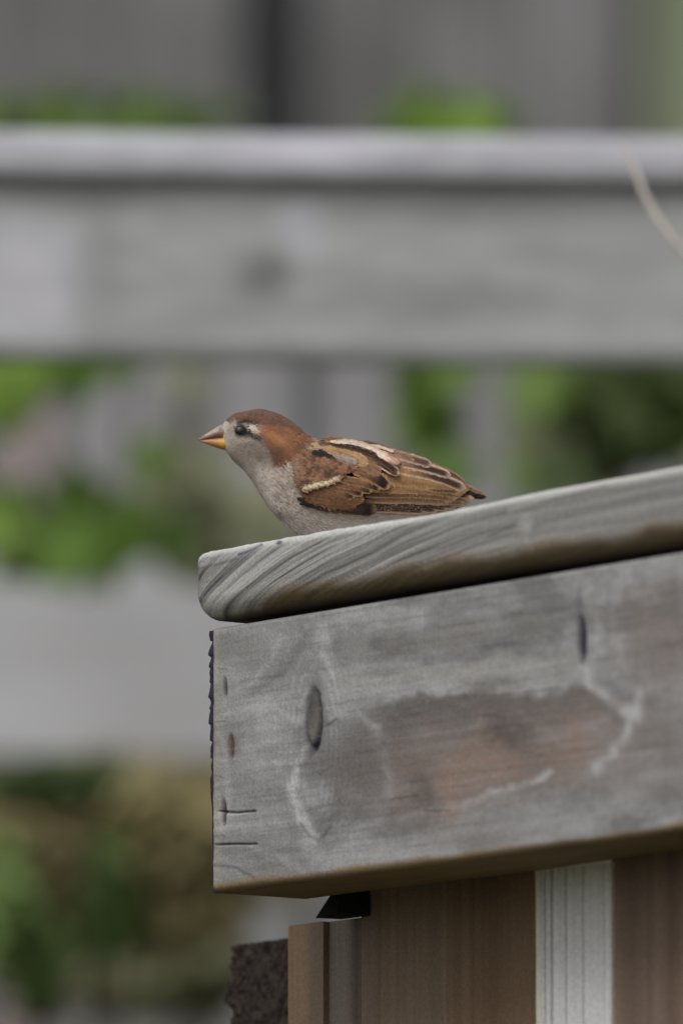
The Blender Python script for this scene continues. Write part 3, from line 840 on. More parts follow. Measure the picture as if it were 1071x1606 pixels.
# leaves rising behind the cap rail
YT = 9.2
vine(705, YT, [L_(700, 196, 95, 0, 'g'), L_(665, 212, 80, -50, 'g'), L_(745, 208, 85, 55, 'g'), L_(700, 225, 90, 20, 'g'), L_(640, 222, 60, -70, 'g'), L_(780, 222, 60, 80, 'g')],
     'bright green leaf tuft peeking over the back railing right of centre', 'g')
vine(150, YT + .05, [L_(60, 215, 90, -60, 'm'), L_(130, 205, 90, 10, 'm'), L_(190, 210, 90, -20, 'm'), L_(250, 214, 90, 50, 'm'), L_(310, 222, 70, 80, 'm'), L_(10, 208, 70, 0, 'd'), L_(90, 204, 70, 30, 'm'), L_(170, 204, 70, -30, 'm'), L_(240, 208, 60, 30, 'd'), L_(-40, 210, 90, 30, 'm')],
     'dark green leaves showing just above the back railing at left', 'd')

def shrub(cx, cy, rx, ry, Y, mat, n, size, label, cat='shrub'):
    """foliage mass of small leaf faces in an ellipsoid, with branching stems"""
    c0 = P(cx, cy, Y); k = Y / FPX
    RX, RZ, RY = rx * k, ry * k, min(rx, ry) * k * .3 + .03
    root = empty('shrub', (c0[0], Y, 0), label, cat, 'shrubs and weeds along the back fences')
    u = RNG.normal(size=(n, 3)); u /= np.linalg.norm(u, axis=1)[:, None]
    rr = RNG.uniform(.25, 1, n) ** .5
    clump = 1 + .22 * np.sin(u[:, 0] * 7 + cx) * np.sin(u[:, 2] * 6 + cy)
    p = c0 + u * rr[:, None] * clump[:, None] * np.array([RX, RY, RZ])
    p[:, 2] = np.maximum(p[:, 2], .02)
    nrm = np.array([-.25, -.75, .6]) + RNG.normal(0, .42, (n, 3))      # leaves turn their faces to the light
    d1 = np.cross(nrm, RNG.normal(size=(n, 3))); d1 /= np.linalg.norm(d1, axis=1)[:, None]
    d2 = np.cross(nrm, d1); d2 /= np.linalg.norm(d2, axis=1)[:, None]
    s = size * RNG.uniform(.6, 1.3, n)[:, None]
    v = np.stack([p - d1 * s * .5, p + d2 * s * .22 - d1 * s * .05, p + d1 * s * .5, p - d2 * s * .22 - d1 * s * .05], 1).reshape(-1, 3)
    f = np.arange(n * 4).reshape(-1, 4)
    o = mesh('foliage', v, f, mat, root, smooth=False)
    o['kind'] = 'stuff'
    parts = []
    for q in range(4):
        e = c0 + np.array([random.uniform(-.7, .7) * RX, random.uniform(-.5, .5) * RY, random.uniform(-.2, .7) * RZ])
        b = np.array([c0[0] + random.uniform(-.05, .05), Y, 0])
        mid = (b + e) / 2 + np.array([random.uniform(-.05, .05), 0, 0])
        parts.append(tube([b, mid, e], [.004, .002, .001], 6))
    vv, ff = join_vf(parts)
    mesh('stem', vv, ff, M_BARK, root)
    return root
YG = 9.75
shrub(110, 1345, 300, 145, YG + .1, M_LEAFY, 2300, .05, 'olive brown shrub below the pale lower rail at left')
shrub(60, 1232, 130, 26, YG - .05, M_LEAFD, 60, .05, 'dark green shoots right under the pale lower rail at the left edge')
shrub(15, 1440, 40, 120, YG - .1, M_LEAFM, 120, .035, 'dark green upright weed in the lower left corner')
shrub(70, 1530, 40, 80, YG - .05, M_LEAFM, 55, .035, 'mid green weed at the bottom edge near the left corner')
shrub(165, 1410, 45, 100, YG + .05, M_LEAFM, 120, .035, 'fresh green weed beside the dark one in the lower left')
shrub(240, 1530, 150, 60, YG + .3, M_LEAFO, 260, .05, 'thin grey green weeds at the bottom edge left of the rough brown stub')
shrub(310, 1330, 110, 110, YG + .3, M_LEAFY, 1200, .05, 'yellowish olive shrub behind the far end of the broad board')
shrub(310, 790, 150, 90, YC + .35, M_LEAFO, 800, .04, 'grey olive bush behind the breast of the sparrow')
shrub(985, 640, 120, 80, YG + .2, M_LEAFD, 750, .05, 'dark bush filling the gaps behind the tail at right')
shrub(160, 190, 220, 26, 10.6, M_LEAF2, 130, .05, 'dim bush top in front of the far fence at upper left')
shrub(700, 195, 90, 32, 10.3, M_LEAF2, 160, .05, 'sparse green bush top behind the bright leaf tuft')
shrub(700, 1250, 330, 300, 12.2, M_LEAFO, 1800, .05, 'olive bush hidden mostly by the near railing')

# dry curved stem in front of the back railing, right
YS = 7.45
pth = [(978, 215), (982, 230), (992, 258), (1008, 300), (1030, 342), (1056, 378), (1090, 415), (1140, 452), (1200, 480)]
pw = [P(a, b_, YS + .1 - .02 * i) for i, (a, b_) in enumerate(pth)]
tp = np.array(pw)
v, f = tube(np.array([tp[0] * (1 - s) + tp[1] * s for s in (0, .5)] + list(tp[1:])), [.0004, .0006, .0010, .0015, .0019, .0022, .0024, .0025, .0026, .0026], 8)
root = empty('dry_stem', (float(tp[-1][0]), float(tp[-1][1]), 0), 'thin curved dry stem arching past the back railing at the right edge', 'twig')
mesh('stem', v, f, M_STEM, root)
gp = np.array([tp[-1], tp[-1] + np.array([.15, 0, -.12]), tp[-1] + np.array([.25, 0, -.6]), np.array([tp[-1][0] + .28, tp[-1][1], 0])])
v, f = tube(gp, [.003, .003, .004, .005], 8)
mesh('lower_stem', v, f, M_STEM, root)

# ------------------------------------------------------------------ the sparrow
YBIRD = 6.80
KP = YBIRD / FPX                 # metres per photograph pixel at the bird
zcap = O[2] + CAP_T
bx_c = float(P(555, 850, YBIRD)[0])
bird = empty('sparrow', (bx_c, YBIRD, zcap), 'small brown streaked sparrow crouching on the weathered cap board, facing left', 'bird')

lin_raw = lin
def lin(c):
    """plumage colours, slightly greyed to the muted tone of the photograph"""
    c = np.asarray(c, float); g_ = c.mean()
    return lin_raw(g_ + (c - g_) * .87)
def BP(x, y, d):
    """point of the bird: pixel position in side view, d = pixels towards the camera"""
    return P(x, y, YBIRD - np.asarray(d, float) * KP)

stn = np.array([  # top x,y   bottom x,y   half width
    (349, 668, 352, 703, 10), (355, 660, 360, 714, 18), (367, 650, 368, 724, 25), (385, 645, 382, 737, 30), (408, 642, 394, 752, 33),
    (434, 648, 403, 766, 35), (459, 662, 412, 782, 39), (481, 682, 424, 798, 46), (503, 688, 441, 816, 54), (530, 689, 466, 837, 60),
    (562, 695, 508, 856, 62), (602, 705, 560, 862, 60), (642, 718, 615, 853, 52), (680, 733, 665, 830, 38), (708, 750, 700, 808, 22), (728, 764, 722, 793, 8)], float)
def catmull(a, n):
    m = len(a); out = []
    for i in range(m - 1):
        p0 = a[max(i - 1, 0)]; p1 = a[i]; p2 = a[i + 1]; p3 = a[min(i + 2, m - 1)]
        for s in np.linspace(0, 1, n, endpoint=False):
            out.append(.5 * ((2 * p1) + (-p0 + p2) * s + (2 * p0 - 5 * p1 + 4 * p2 - p3) * s * s + (-p0 + 3 * p1 - 3 * p2 + p3) * s ** 3))
    out.append(a[-1])
    return np.array(out)
st = catmull(stn, 8)
NR = 72
ph = np.linspace(0, 2 * math.pi, NR, endpoint=False)
def body_px(i, phv):
    """i, phv arrays: station index (float) and angle -> px, py, depth(px)"""
    i = np.asarray(i, float)
    i0 = np.clip(np.floor(i).astype(int), 0, len(st) - 2); fr = (i - i0)[..., None]
    s = st[i0] * (1 - fr) + st[i0 + 1] * fr
    cx, cy = (s[..., 0] + s[..., 2]) / 2, (s[..., 1] + s[..., 3]) / 2
    ax, ay = (s[..., 0] - s[..., 2]) / 2, (s[..., 1] - s[..., 3]) / 2
    c_, s_ = np.cos(phv), np.sin(phv)
    sq = np.sign(s_) * np.abs(s_) ** .9
    return cx + ax * c_, cy + ay * c_, s[..., 4] * sq
I, PH = np.meshgrid(np.arange(len(st)), ph, indexing='ij')
bxp, byp, bd = body_px(I, PH)

def body_color(px, py):
    px = np.asarray(px, float); py = np.asarray(py, float)
    n = fbm(px / 9, py / 9, 301, 3); n2 = fbm(px / 4, py / 4, 303, 2)
    wx = px + 5 * (n2 - .5); wy = py + 5 * (n - .5)
    c = np.ones(px.shape + (3,)) * lin((182, 167, 155))
    c = c * (1 + .55 * (n - .5) + .22 * (n2 - .5))[..., None]
    # breast warm, belly greyer
    c = mixc(c, lin((176, 168, 162)), sstep(790, 830, py) * .6)
    c = mixc(c, lin((150, 132, 118)), ell(wx, wy, 450, 775, 18, 45, -25, .8) * .45)
    c = mixc(c, lin((206, 196, 188)), ell(wx, wy, 418, 765, 12, 40, -25, .8) * .35)
    for q in RNG.uniform(0, 1, (46, 4)):
        c = mixc(c, lin((126, 110, 98)), ell(wx, wy, 405 + 70 * q[0], 735 + 75 * q[1], 3 + 3 * q[2], 2 + 2 * q[3], 0, .6) * .5)
    # cheek and chin
    c = mixc(c, lin((118, 107, 99)) * (1 + .7 * (n - .5))[..., None], ell(wx, wy, 398, 704, 30, 22, 20, .6) * .85)
    c = mixc(c, lin((120, 104, 92)), ell(wx, wy, 410, 716, 16, 8, 20, .7) * .5)
    c = mixc(c, lin((146, 132, 120)), ell(wx, wy, 376, 715, 16, 12, 40, .6) * .6)
    c = mixc(c, lin((126, 112, 102)), ell(wx, wy, 392, 735, 13, 6, 45, .6) * .35)
    # mantle base
    c = mixc(c, lin((140, 108, 82)), inpoly(wx, wy, [(492, 660), (800, 700), (800, 830), (690, 806), (560, 800), (470, 790), (460, 750), (470, 715), (488, 700)], 4))
    # neck side
    c = mixc(c, lin((150, 124, 108)), ell(wx, wy, 488, 700, 12, 14, 0, .6) * .7)
    # crown
    xl = [340, 355, 372, 392, 410, 440, 500]; yl = [668, 664, 661, 663, 667, 676, 690]
    c = mixc(c, lin((108, 76, 62)) * (1 + .6 * (n2 - .5))[..., None], sstep(3, -3, wy - np.interp(px, xl, yl)) * (px < 500))
    c = mixc(c, lin((132, 106, 90)), ell(wx, wy, 358, 660, 7, 6, 0, .6) * .6)
    c = mixc(c, lin((134, 104, 90)), line(px, py, [(370, 649), (400, 643), (440, 650), (475, 675)], 5) * .4)
    # rufous band
    ruf = inpoly(wx, wy, [(398, 671), (403, 682), (418, 698), (427, 716), (425, 731), (440, 730), (456, 720), (478, 702), (487, 692), (480, 680), (462, 672), (440, 667), (415, 666)], 3)
    c = mixc(c, lin((134, 88, 60)) * (1 + .4 * (n - .5))[..., None], ruf)
    c = mixc(c, lin((172, 116, 74)), line(wx, wy, [(402, 673), (422, 680), (442, 692)], 7) * .8)
    c = mixc(c, lin((150, 100, 66)), ell(wx, wy, 462, 684, 14, 8, 30, .8) * .5)
    c = mixc(c, lin((84, 56, 44)), ell(wx, wy, 436, 716, 12, 15, 0, .8) * .8)
    c = mixc(c, lin((92, 60, 46)), line(wx, wy, [(408, 690), (422, 704), (428, 722)], 5) * .6)
    c = mixc(c, lin((96, 64, 48)), ell(wx, wy, 470, 696, 13, 7, -35, .8) * .6)
    # eye surround, lores, brow
    c = mixc(c, lin((154, 142, 132)), ell(px, py, 363, 674, 8, 12, 0, .5) * .8)
    c = mixc(c, lin((44, 34, 30)), line(px, py, [(371, 664), (380, 661), (392, 663), (398, 666)], 4.2) * .95)
    c = mixc(c, lin((204, 190, 172)), ell(px, py, 395, 672, 10, 5, 28, .4) * .95)
    c = mixc(c, lin((40, 32, 30)), line(px, py, [(384, 679), (394, 684), (403, 686)], 5) * .95)
    c = mixc(c, lin((32, 27, 26)), ell(px, py, 377, 676, 12.5, 10.5, 0, .25))
    c = mixc(c, lin((176, 160, 148)), line(px, py, [(366, 688), (380, 691), (392, 690)], 3.5) * .6)
    c = mixc(c, lin((70, 56, 50)), ell(px, py, 357, 662, 5, 4, 0, .5) * .6)
    return c

V = BP(bxp, byp, bd).reshape(-1, 3)
Cc = body_color(bxp, byp).reshape(-1, 3)
nb = len(V)
V = np.vstack([V, BP(350, 685, 0)[None], BP(735, 779, 0)[None]])
Cc = np.vstack([Cc, Cc[0], Cc[-1]])
F = [tuple(q) for q in grid_faces(len(st), NR, True)]
F += [(nb, (j + 1) % NR, j) for j in range(NR)]
F += [(nb + 1, (len(st) - 1) * NR + j, (len(st) - 1) * NR + (j + 1) % NR) for j in range(NR)]
body = mesh('body', V, F, M_PLUME, bird, Cc)

# contour feathers: thousands of tiny overlapping blades lying backwards on the body
def plumage(n, lo, hi, length, width, lift, name):
    i = RNG.uniform(lo, hi, n); a = RNG.uniform(0, 2 * math.pi, n)
    x0, y0, d0 = body_px(i, a)
    di = .25
    x1, y1, d1 = body_px(np.clip(i + di, 0, len(st) - 1.01), a)
    xa, ya, da = body_px(i, a + .05)
    p0 = BP(x0, y0, d0); flow = BP(x1, y1, d1) - p0; side = BP(xa, ya, da) - p0
    ok = (np.linalg.norm(flow, axis=1) > 1e-7) & (np.hypot(x0 - 377, y0 - 676) > 10)
    p0, flow, side, x0, y0 = p0[ok], flow[ok], side[ok], x0[ok], y0[ok]
    flow /= np.linalg.norm(flow, axis=1)[:, None]; side /= np.linalg.norm(side, axis=1)[:, None]
    nor = np.cross(side, flow)
    cen = BP(*[np.array(q) for q in (520., 760., 0.)])
    nor *= np.sign((nor * (p0 - cen)).sum(1))[:, None]
    m_ = len(p0)
    # head normals: point away from the body's axis
    i_ok = i[ok]
    i0 = np.floor(i_ok).astype(int)
    s = st[i0]; ax = BP((s[:, 0] + s[:, 2]) / 2, (s[:, 1] + s[:, 3]) / 2, np.zeros(m_))
    nor *= np.sign((nor * (p0 - ax)).sum(1))[:, None]
    Ls = length * RNG.uniform(.7, 1.3, m_)[:, None]; Ws = width * RNG.uniform(.7, 1.3, m_)[:, None]
    rot = RNG.normal(0, .22, m_)[:, None]
    f2 = flow * np.cos(rot) + side * np.sin(rot); s2 = side * np.cos(rot) - flow * np.sin(rot)
    lf = lift * RNG.uniform(.3, 1.2, m_)[:, None]
    b0 = p0 - nor * .0002
    rows = [b0, b0 + f2 * Ls * .5 + nor * lf * .8 - s2 * Ws * .5, b0 + f2 * Ls * .5 + nor * (lf * .9 + Ws * .12), b0 + f2 * Ls * .5 + nor * lf * .8 + s2 * Ws * .5,
            b0 + f2 * Ls * .85 + nor * lf - s2 * Ws * .3, b0 + f2 * Ls * .85 + nor * lf + s2 * Ws * .3, b0 + f2 * Ls + nor * lf * .8]
    V = np.stack(rows, 1).reshape(-1, 3)
    base = np.arange(m_)[:, None] * 7
    tri = np.array([[0, 1, 2], [0, 2, 3], [1, 4, 2], [2, 4, 5], [2, 5, 3], [4, 6, 5]])
    F = (base[:, :, None] + tri[None]).reshape(-1, 3)
    c = body_color(x0, y0)
    c = c * RNG.uniform(.91, 1.09, m_)[:, None]
    tipk = np.array([.86, .95, .92, .95, 1.06, 1.06, 1.1])
    C = (c[:, None, :] * tipk[None, :, None]).reshape(-1, 3)
    o = mesh(name, V, F, M_PLUME, bird, C)
    o['kind'] = 'stuff'
    return o
ns = len(st) - 1
plumage(9000, 1.0, 7 * 8 * 1.0, .0020, .0007, .00035, 'head_plumage')
plumage(13000, 6.2 * 8, ns - 1.2, .0040, .0009, .0006, 'body_plumage')

# beak
def loft_px(name, rows, mat, colf, parent, nr=20, cz=1.0):
    a = catmull(np.array(rows, float), 6)
    phv = np.linspace(0, 2 * math.pi, nr, endpoint=False)
    A, PHV = np.meshgrid(np.arange(len(a)), phv, indexing='ij')
    s = a[A]
    cx, cy = (s[..., 0] + s[..., 2]) / 2, (s[..., 1] + s[..., 3]) / 2
    x_ = cx + (s[..., 0] - s[..., 2]) / 2 * np.cos(PHV); y_ = cy + (s[..., 1] - s[..., 3]) / 2 * np.cos(PHV)
    V = BP(x_, y_, s[..., 4] * np.sin(PHV)).reshape(-1, 3)
    F = [tuple(q) for q in grid_faces(len(a), nr, True)] + [tuple(range(nr)), tuple(range(len(V) - 1, len(V) - nr - 1, -1))]
    return mesh(name, V, F, mat, parent, colf(x_, y_).reshape(-1, 3))
def upc(x, y):
    c = np.ones(x.shape + (3,)) * lin((150, 126, 116))
    c = mixc(c, lin((182, 164, 156)), line(x, y, [(322, 681), (345, 670)], 3.5) * .6)
    c = mixc(c, lin((158, 112, 84)), sstep(-2, 4, y - np.interp(x, [311, 330, 352], [687, 682, 678])) * .7)
    c = mixc(c, lin((138, 92, 76)), sstep(326, 312, x) * .7)
    return mixc(c, lin((60, 48, 46)), ell(x, y, 346, 673, 3.2, 2.4, 0, .5) * .85)
def loc_(x, y):
    c = np.ones(x.shape + (3,)) * lin((176, 118, 72))
    c = mixc(c, lin((206, 150, 34)), ell(x, y, 354, 692, 12, 10, 0, .6) * .9)
    c = mixc(c, lin((168, 106, 74)), sstep(330, 314, x) * .8)
    return mixc(c, lin((150, 108, 72)), line(x, y, [(350, 706), (335, 702)], 2.5) * .4)
loft_px('upper_mandible', [(358, 662, 358, 688, 13), (350, 665, 350, 687, 12.5), (340, 670, 341, 686, 10.5), (329, 677, 330, 688, 7.5), (319, 683, 320, 690, 4), (312, 688, 312.5, 691.5, 1.4)], M_BEAK, upc, bird)
loft_px('lower_mandible', [(362, 682, 364, 706, 14), (354, 684, 355, 706, 13), (344, 686, 345, 704, 10.5), (333, 687, 334, 700, 7), (322, 689, 323, 696, 3.6), (314, 690.5, 314.5, 692.8, 1.2)], M_BEAK, loc_, bird)

# eyes
for sgn, nm in ((1, 'eye'), (-1, 'eye')):
    cx, cy, rad = 377.5, 676, 9.4
    base = BP(cx, cy, sgn * 24.0)
    V = []
    nu, nvv = 14, 22
    for i in range(nu):
        th = math.pi * i / (nu - 1)
        for j in range(nvv):
            p_ = 2 * math.pi * j / nvv
            V.append(base + KP * rad * np.array([math.sin(th) * math.cos(p_) * 1.0, math.cos(th) * .62, math.sin(th) * math.sin(p_) * .9]))
    mesh(nm, np.array(V), [tuple(q) for q in grid_faces(nu, nvv, True)], M_EYE, bird)

# wings and tail -------------------------------------------------------
TX = [440, 486, 500, 530, 562, 602, 642, 680, 708, 730, 764]
TY = [690, 687, 686, 686, 692, 702, 714, 730, 745, 760, 777]
BXs = [440, 520, 600, 660, 700, 740, 764]; BYs = [846, 862, 856, 838, 822, 803, 790]
HX = [440, 480, 520, 570, 620, 680, 720, 764]; HD = [42, 57, 66, 68, 64, 46, 28, 10]
def S(x, y):
    Tt = np.interp(x, TX, TY) - 1; Bb = np.interp(x, BXs, BYs); H_ = np.interp(x, HX, HD)
    v = np.clip((y - Tt) / (Bb - Tt), 0.0, 1)
    return H_ * np.sqrt(np.clip(1 - (2 * v - 1) ** 2, 0, 1)) ** .95

def wing_shell(sgn):
    tl = np.linspace(464, 742, 90)
    top = np.interp(tl, [464, 490, 560, 640, 700, 742], [722, 708, 705, 722, 748, 770])
    bot = np.interp(tl, [464, 475, 500, 560, 600, 660, 700, 742], [740, 780, 796, 802, 801, 801, 796, 782])
    V = []; C = []
    for k in range(26):
        s = k / 25
        y_ = top + (bot - top) * s
        edge = min(s, 1 - s)
        off = 1.5 if edge > .05 else -1
        V.append(BP(tl, y_, sgn * (S(tl, y_) + off)))
    V = np.stack(V, 1)
    C = np.tile(lin((104, 72, 50)), (90 * 26, 1))
    F = grid_faces(90, 26)
    return mesh('wing', V.reshape(-1, 3), F if sgn > 0 else F[:, ::-1].copy(), M_PLUME, bird, C)

FID = [0]
BARBS = []
def flush_barbs(parent, sgn):
    x0, y0, ux, uy, Lq, wq, D, cq = [np.concatenate([b[i] for b in BARBS]) for i in range(8)]
    BARBS.clear()
    def q(a, b_, l): return BP(x0 + ux * a - uy * b_, y0 + uy * a + ux * b_, sgn * (D + l))
    V = np.stack([q(-Lq * .4, 0, -.5), q(0, -wq * .5, .3), q(0, wq * .5, .3), q(Lq * .6, 0, .5)], 1).reshape(-1, 3)
    F = (np.arange(len(x0))[:, None, None] * 4 + np.array([[0, 1, 2], [1, 3, 2]])[None]).reshape(-1, 3)
    o = mesh('feather_barbs', V, F, M_PLUME, parent, np.repeat(cq, 4, 0))
    o['kind'] = 'stuff'
def feather(parent, sgn, bx_, by_, tx_, ty_, w, cc, ec, layer, name='covert_feather', tipc=None, bend=0.0, round_=.5, estart=.5, rach=.0, asym=0., basec=None, nL=30, nW=11, edgeside=0, tipat=.75, pw=.5):
    FID[0] += 1
    fid = FID[0]
    L = math.hypot(tx_ - bx_, ty_ - by_)
    dx, dy = (tx_ - bx_) / L, (ty_ - by_) / L
    nx, ny = -dy, dx                        # screen-down side for a blade pointing right
    s = np.linspace(0, 1, nL)[:, None]; q = np.linspace(-1, 1, nW)[None, :]
    wp = (sstep(-.15, .35, s)) * np.sqrt(np.clip(1 - np.clip((s - (1 - round_ * min(1., w / L * 1.2))) / (round_ * min(1., w / L * 1.2)), 0, 1) ** 2, 0.001, 1)) ** (pw * 2)
    wp = wp * w * .5
    cx = bx_ + dx * L * s + nx * bend * np.sin(s * math.pi) ; cy = by_ + dy * L * s + ny * bend * np.sin(s * math.pi)
    jig = 1 + .30 * (vnoise(s * L / 3.0, np.sign(q) * 7 + fid, 5) - .5) * np.abs(q) ** 2
    X_ = cx + nx * q * wp * jig; Y_ = cy + ny * q * wp * jig
    D = S(X_, Y_) + layer * 1.05 + (1 - q ** 2) * min(1.6, w * .1) - (1 - s) * 1.2 + s * .4
    V = BP(X_, Y_, sgn * D).reshape(-1, 3)
    cc_ = lin(cc); ec_ = lin(ec)
    c = np.ones((nL, nW, 3)) * cc_
    if basec is not None: c = mixc(c, lin(basec), np.broadcast_to(sstep(.65, .2, s), (nL, nW)))
    if tipc is not None: c = mixc(c, lin(tipc), np.broadcast_to(sstep(tipat - .25, tipat + .1, s), (nL, nW)))
    aq = np.abs(q) if edgeside == 0 else np.clip(q * edgeside, 0, 1)
    em = np.maximum(sstep(estart, estart + .35, aq) * np.ones_like(s), sstep(.90, .985, s) * np.ones_like(q))
    c = mixc(c, ec_, em)
    if rach: c = mixc(c, lin((50, 38, 32)), np.exp(-(q / .12) ** 2) * rach * np.ones_like(s))
    barb = vnoise(s * L / 2.0 - np.abs(q) * 2.5, q * 2 + fid * 3.1, 77)
    lng = vnoise(s * 3 + fid, q * 5 + fid * 1.7, 78)
    c = c * (1 + .34 * (barb - .5) + .45 * (lng - .5))[..., None] * (1 + .1 * (random.random() - .5))
    nbq = int(10 + L * w * .09)
    a_ = RNG.integers(2, nL - 1, nbq); b_ = RNG.integers(0, nW, nbq)
    qs = q[0, b_]; x0, y0 = X_[a_, b_], Y_[a_, b_]
    an = .45 * qs + RNG.normal(0, .12, nbq)
    ux, uy = dx * np.cos(an) + nx * np.sin(an), dy * np.cos(an) + ny * np.sin(an)
    Lq = RNG.uniform(2.5, 6, nbq); wq = RNG.uniform(.5, 1.1, nbq)
    cq = c[a_, b_] * RNG.uniform(.72, 1.25, nbq)[:, None]
    BARBS.append((x0, y0, ux, uy, Lq, wq, D[a_, b_] + .5, cq))
    F = grid_faces(nL, nW)
    return mesh(name, V, F if sgn < 0 else F[:, ::-1].copy(), M_PLUME, parent, c.reshape(-1, 3))

def shoulder_color(x, y):
    n = fbm(x / 7, y / 6, 501, 3); n2 = fbm(x / 3, y / 3, 502, 2)
    wx = x + 7 * (n - .5); wy = y + 5 * (n2 - .5)
    c = np.ones(x.shape + (3,)) * lin((128, 90, 66))
    c = mixc(c, lin((150, 106, 76)), sstep(.5, .68, n) * .7)
    c = mixc(c, lin((78, 56, 46)), sstep(.5, .34, n) * .75)
    c = mixc(c, lin((70, 50, 44)), ell(wx, wy, 514, 742, 9, 8, 20, .7) * .8)
    c = mixc(c, lin((74, 54, 46)), ell(wx, wy, 476, 757, 12, 5, 0, .7) * .8)
    c = mixc(c, lin((80, 58, 48)), ell(wx, wy, 476, 724, 4, 3, 0, .7) * .8)
    c = mixc(c, lin((146, 114, 92)), ell(wx, wy, 462, 735, 10, 22, 0, .8) * .6)
    c = mixc(c, lin((176, 146, 102)), ell(wx, wy, 515, 705, 30, 8, 8, .6) * .8)
    c = mixc(c, lin((150, 130, 114)), ell(wx, wy, 495, 700, 12, 8, 0, .6) * .6)
    c = mixc(c, lin((156, 140, 128)), ell(wx, wy, 546, 722, 15, 5, 12, .7) * .75)
    c = mixc(c, lin((38, 37, 36)), np.maximum(ell(wx, wy, 499, 711, 13, 6, 0, .35), ell(wx, wy, 513, 714, 12, 4, 8, .35)))
    c = mixc(c, lin((208, 194, 156)), line(wx, wy, [(478, 765), (495, 760), (512, 756), (529, 749)], 2.9))
    return c
SHP = [(460, 722), (480, 706), (520, 702), (560, 718), (556, 734), (536, 746), (530, 755), (478, 770), (464, 756)]
def tufts(parent, sgn):
    r = np.random.default_rng(9)
    n = 5200
    x = r.uniform(452, 568, n); y = r.uniform(698, 776, n)
    k = inpoly(x + r.normal(0, 2, n), y + r.normal(0, 1.5, n), SHP, .5) > .5
    x, y = x[k], y[k]; m_ = len(x)
    ang = np.radians(r.normal(14, 15, m_)); L = r.uniform(6, 12, m_); W = r.uniform(1.6, 3.4, m_)
    lay = 14.5 + 3 * (x - 460) / 100 + r.uniform(0, 1.3, m_)
    dx, dy = np.cos(ang), np.sin(ang)
    def q(a, b_, l): 
        X_ = x + dx * a - dy * b_; Y_ = y + dy * a + dx * b_
        return BP(X_, Y_, sgn * (S(X_, Y_) + (lay + l) * 1.05))
    V = np.stack([q(-L * .5, 0, -3), q(0, -W * .5, 0), q(0, 0 * W, .5), q(0, W * .5, 0), q(L * .35, -W * .35, .5), q(L * .35, W * .35, .5), q(L * .5, 0, .2)], 1).reshape(-1, 3)
    tri = np.array([[0, 1, 2], [0, 2, 3], [1, 4, 2], [2, 4, 5], [2, 5, 3], [4, 6, 5]])
    F = (np.arange(m_)[:, None, None] * 7 + tri[None]).reshape(-1, 3)
    c = shoulder_color(x, y) * r.uniform(.82, 1.16, m_)[:, None]
    C = (c[:, None, :] * np.array([.9, .96, .92, .96, 1.04, 1.04, 1.06])[None, :, None]).reshape(-1, 3)
    o = mesh('shoulder_plumage', V, F, M_PLUME, parent, C)
    o['kind'] = 'stuff'
DK, BR, TN, PL, GD = (64, 45, 37), (108, 74, 52), (150, 110, 74), (184, 154, 128), (152, 110, 66)
tail = mesh('tail', np.vstack([BP(np.array([690, 735, 735, 690]), np.array([752, 768, 775, 790]), np.array([6, 4, 4, 6])), BP(np.array([690, 735, 735, 690]), np.array([752, 768, 775, 790]), np.array([-6, -4, -4, -6]))]), BOXF, M_PLUME, bird, np.tile(lin((80, 62, 52)), (8, 1)))
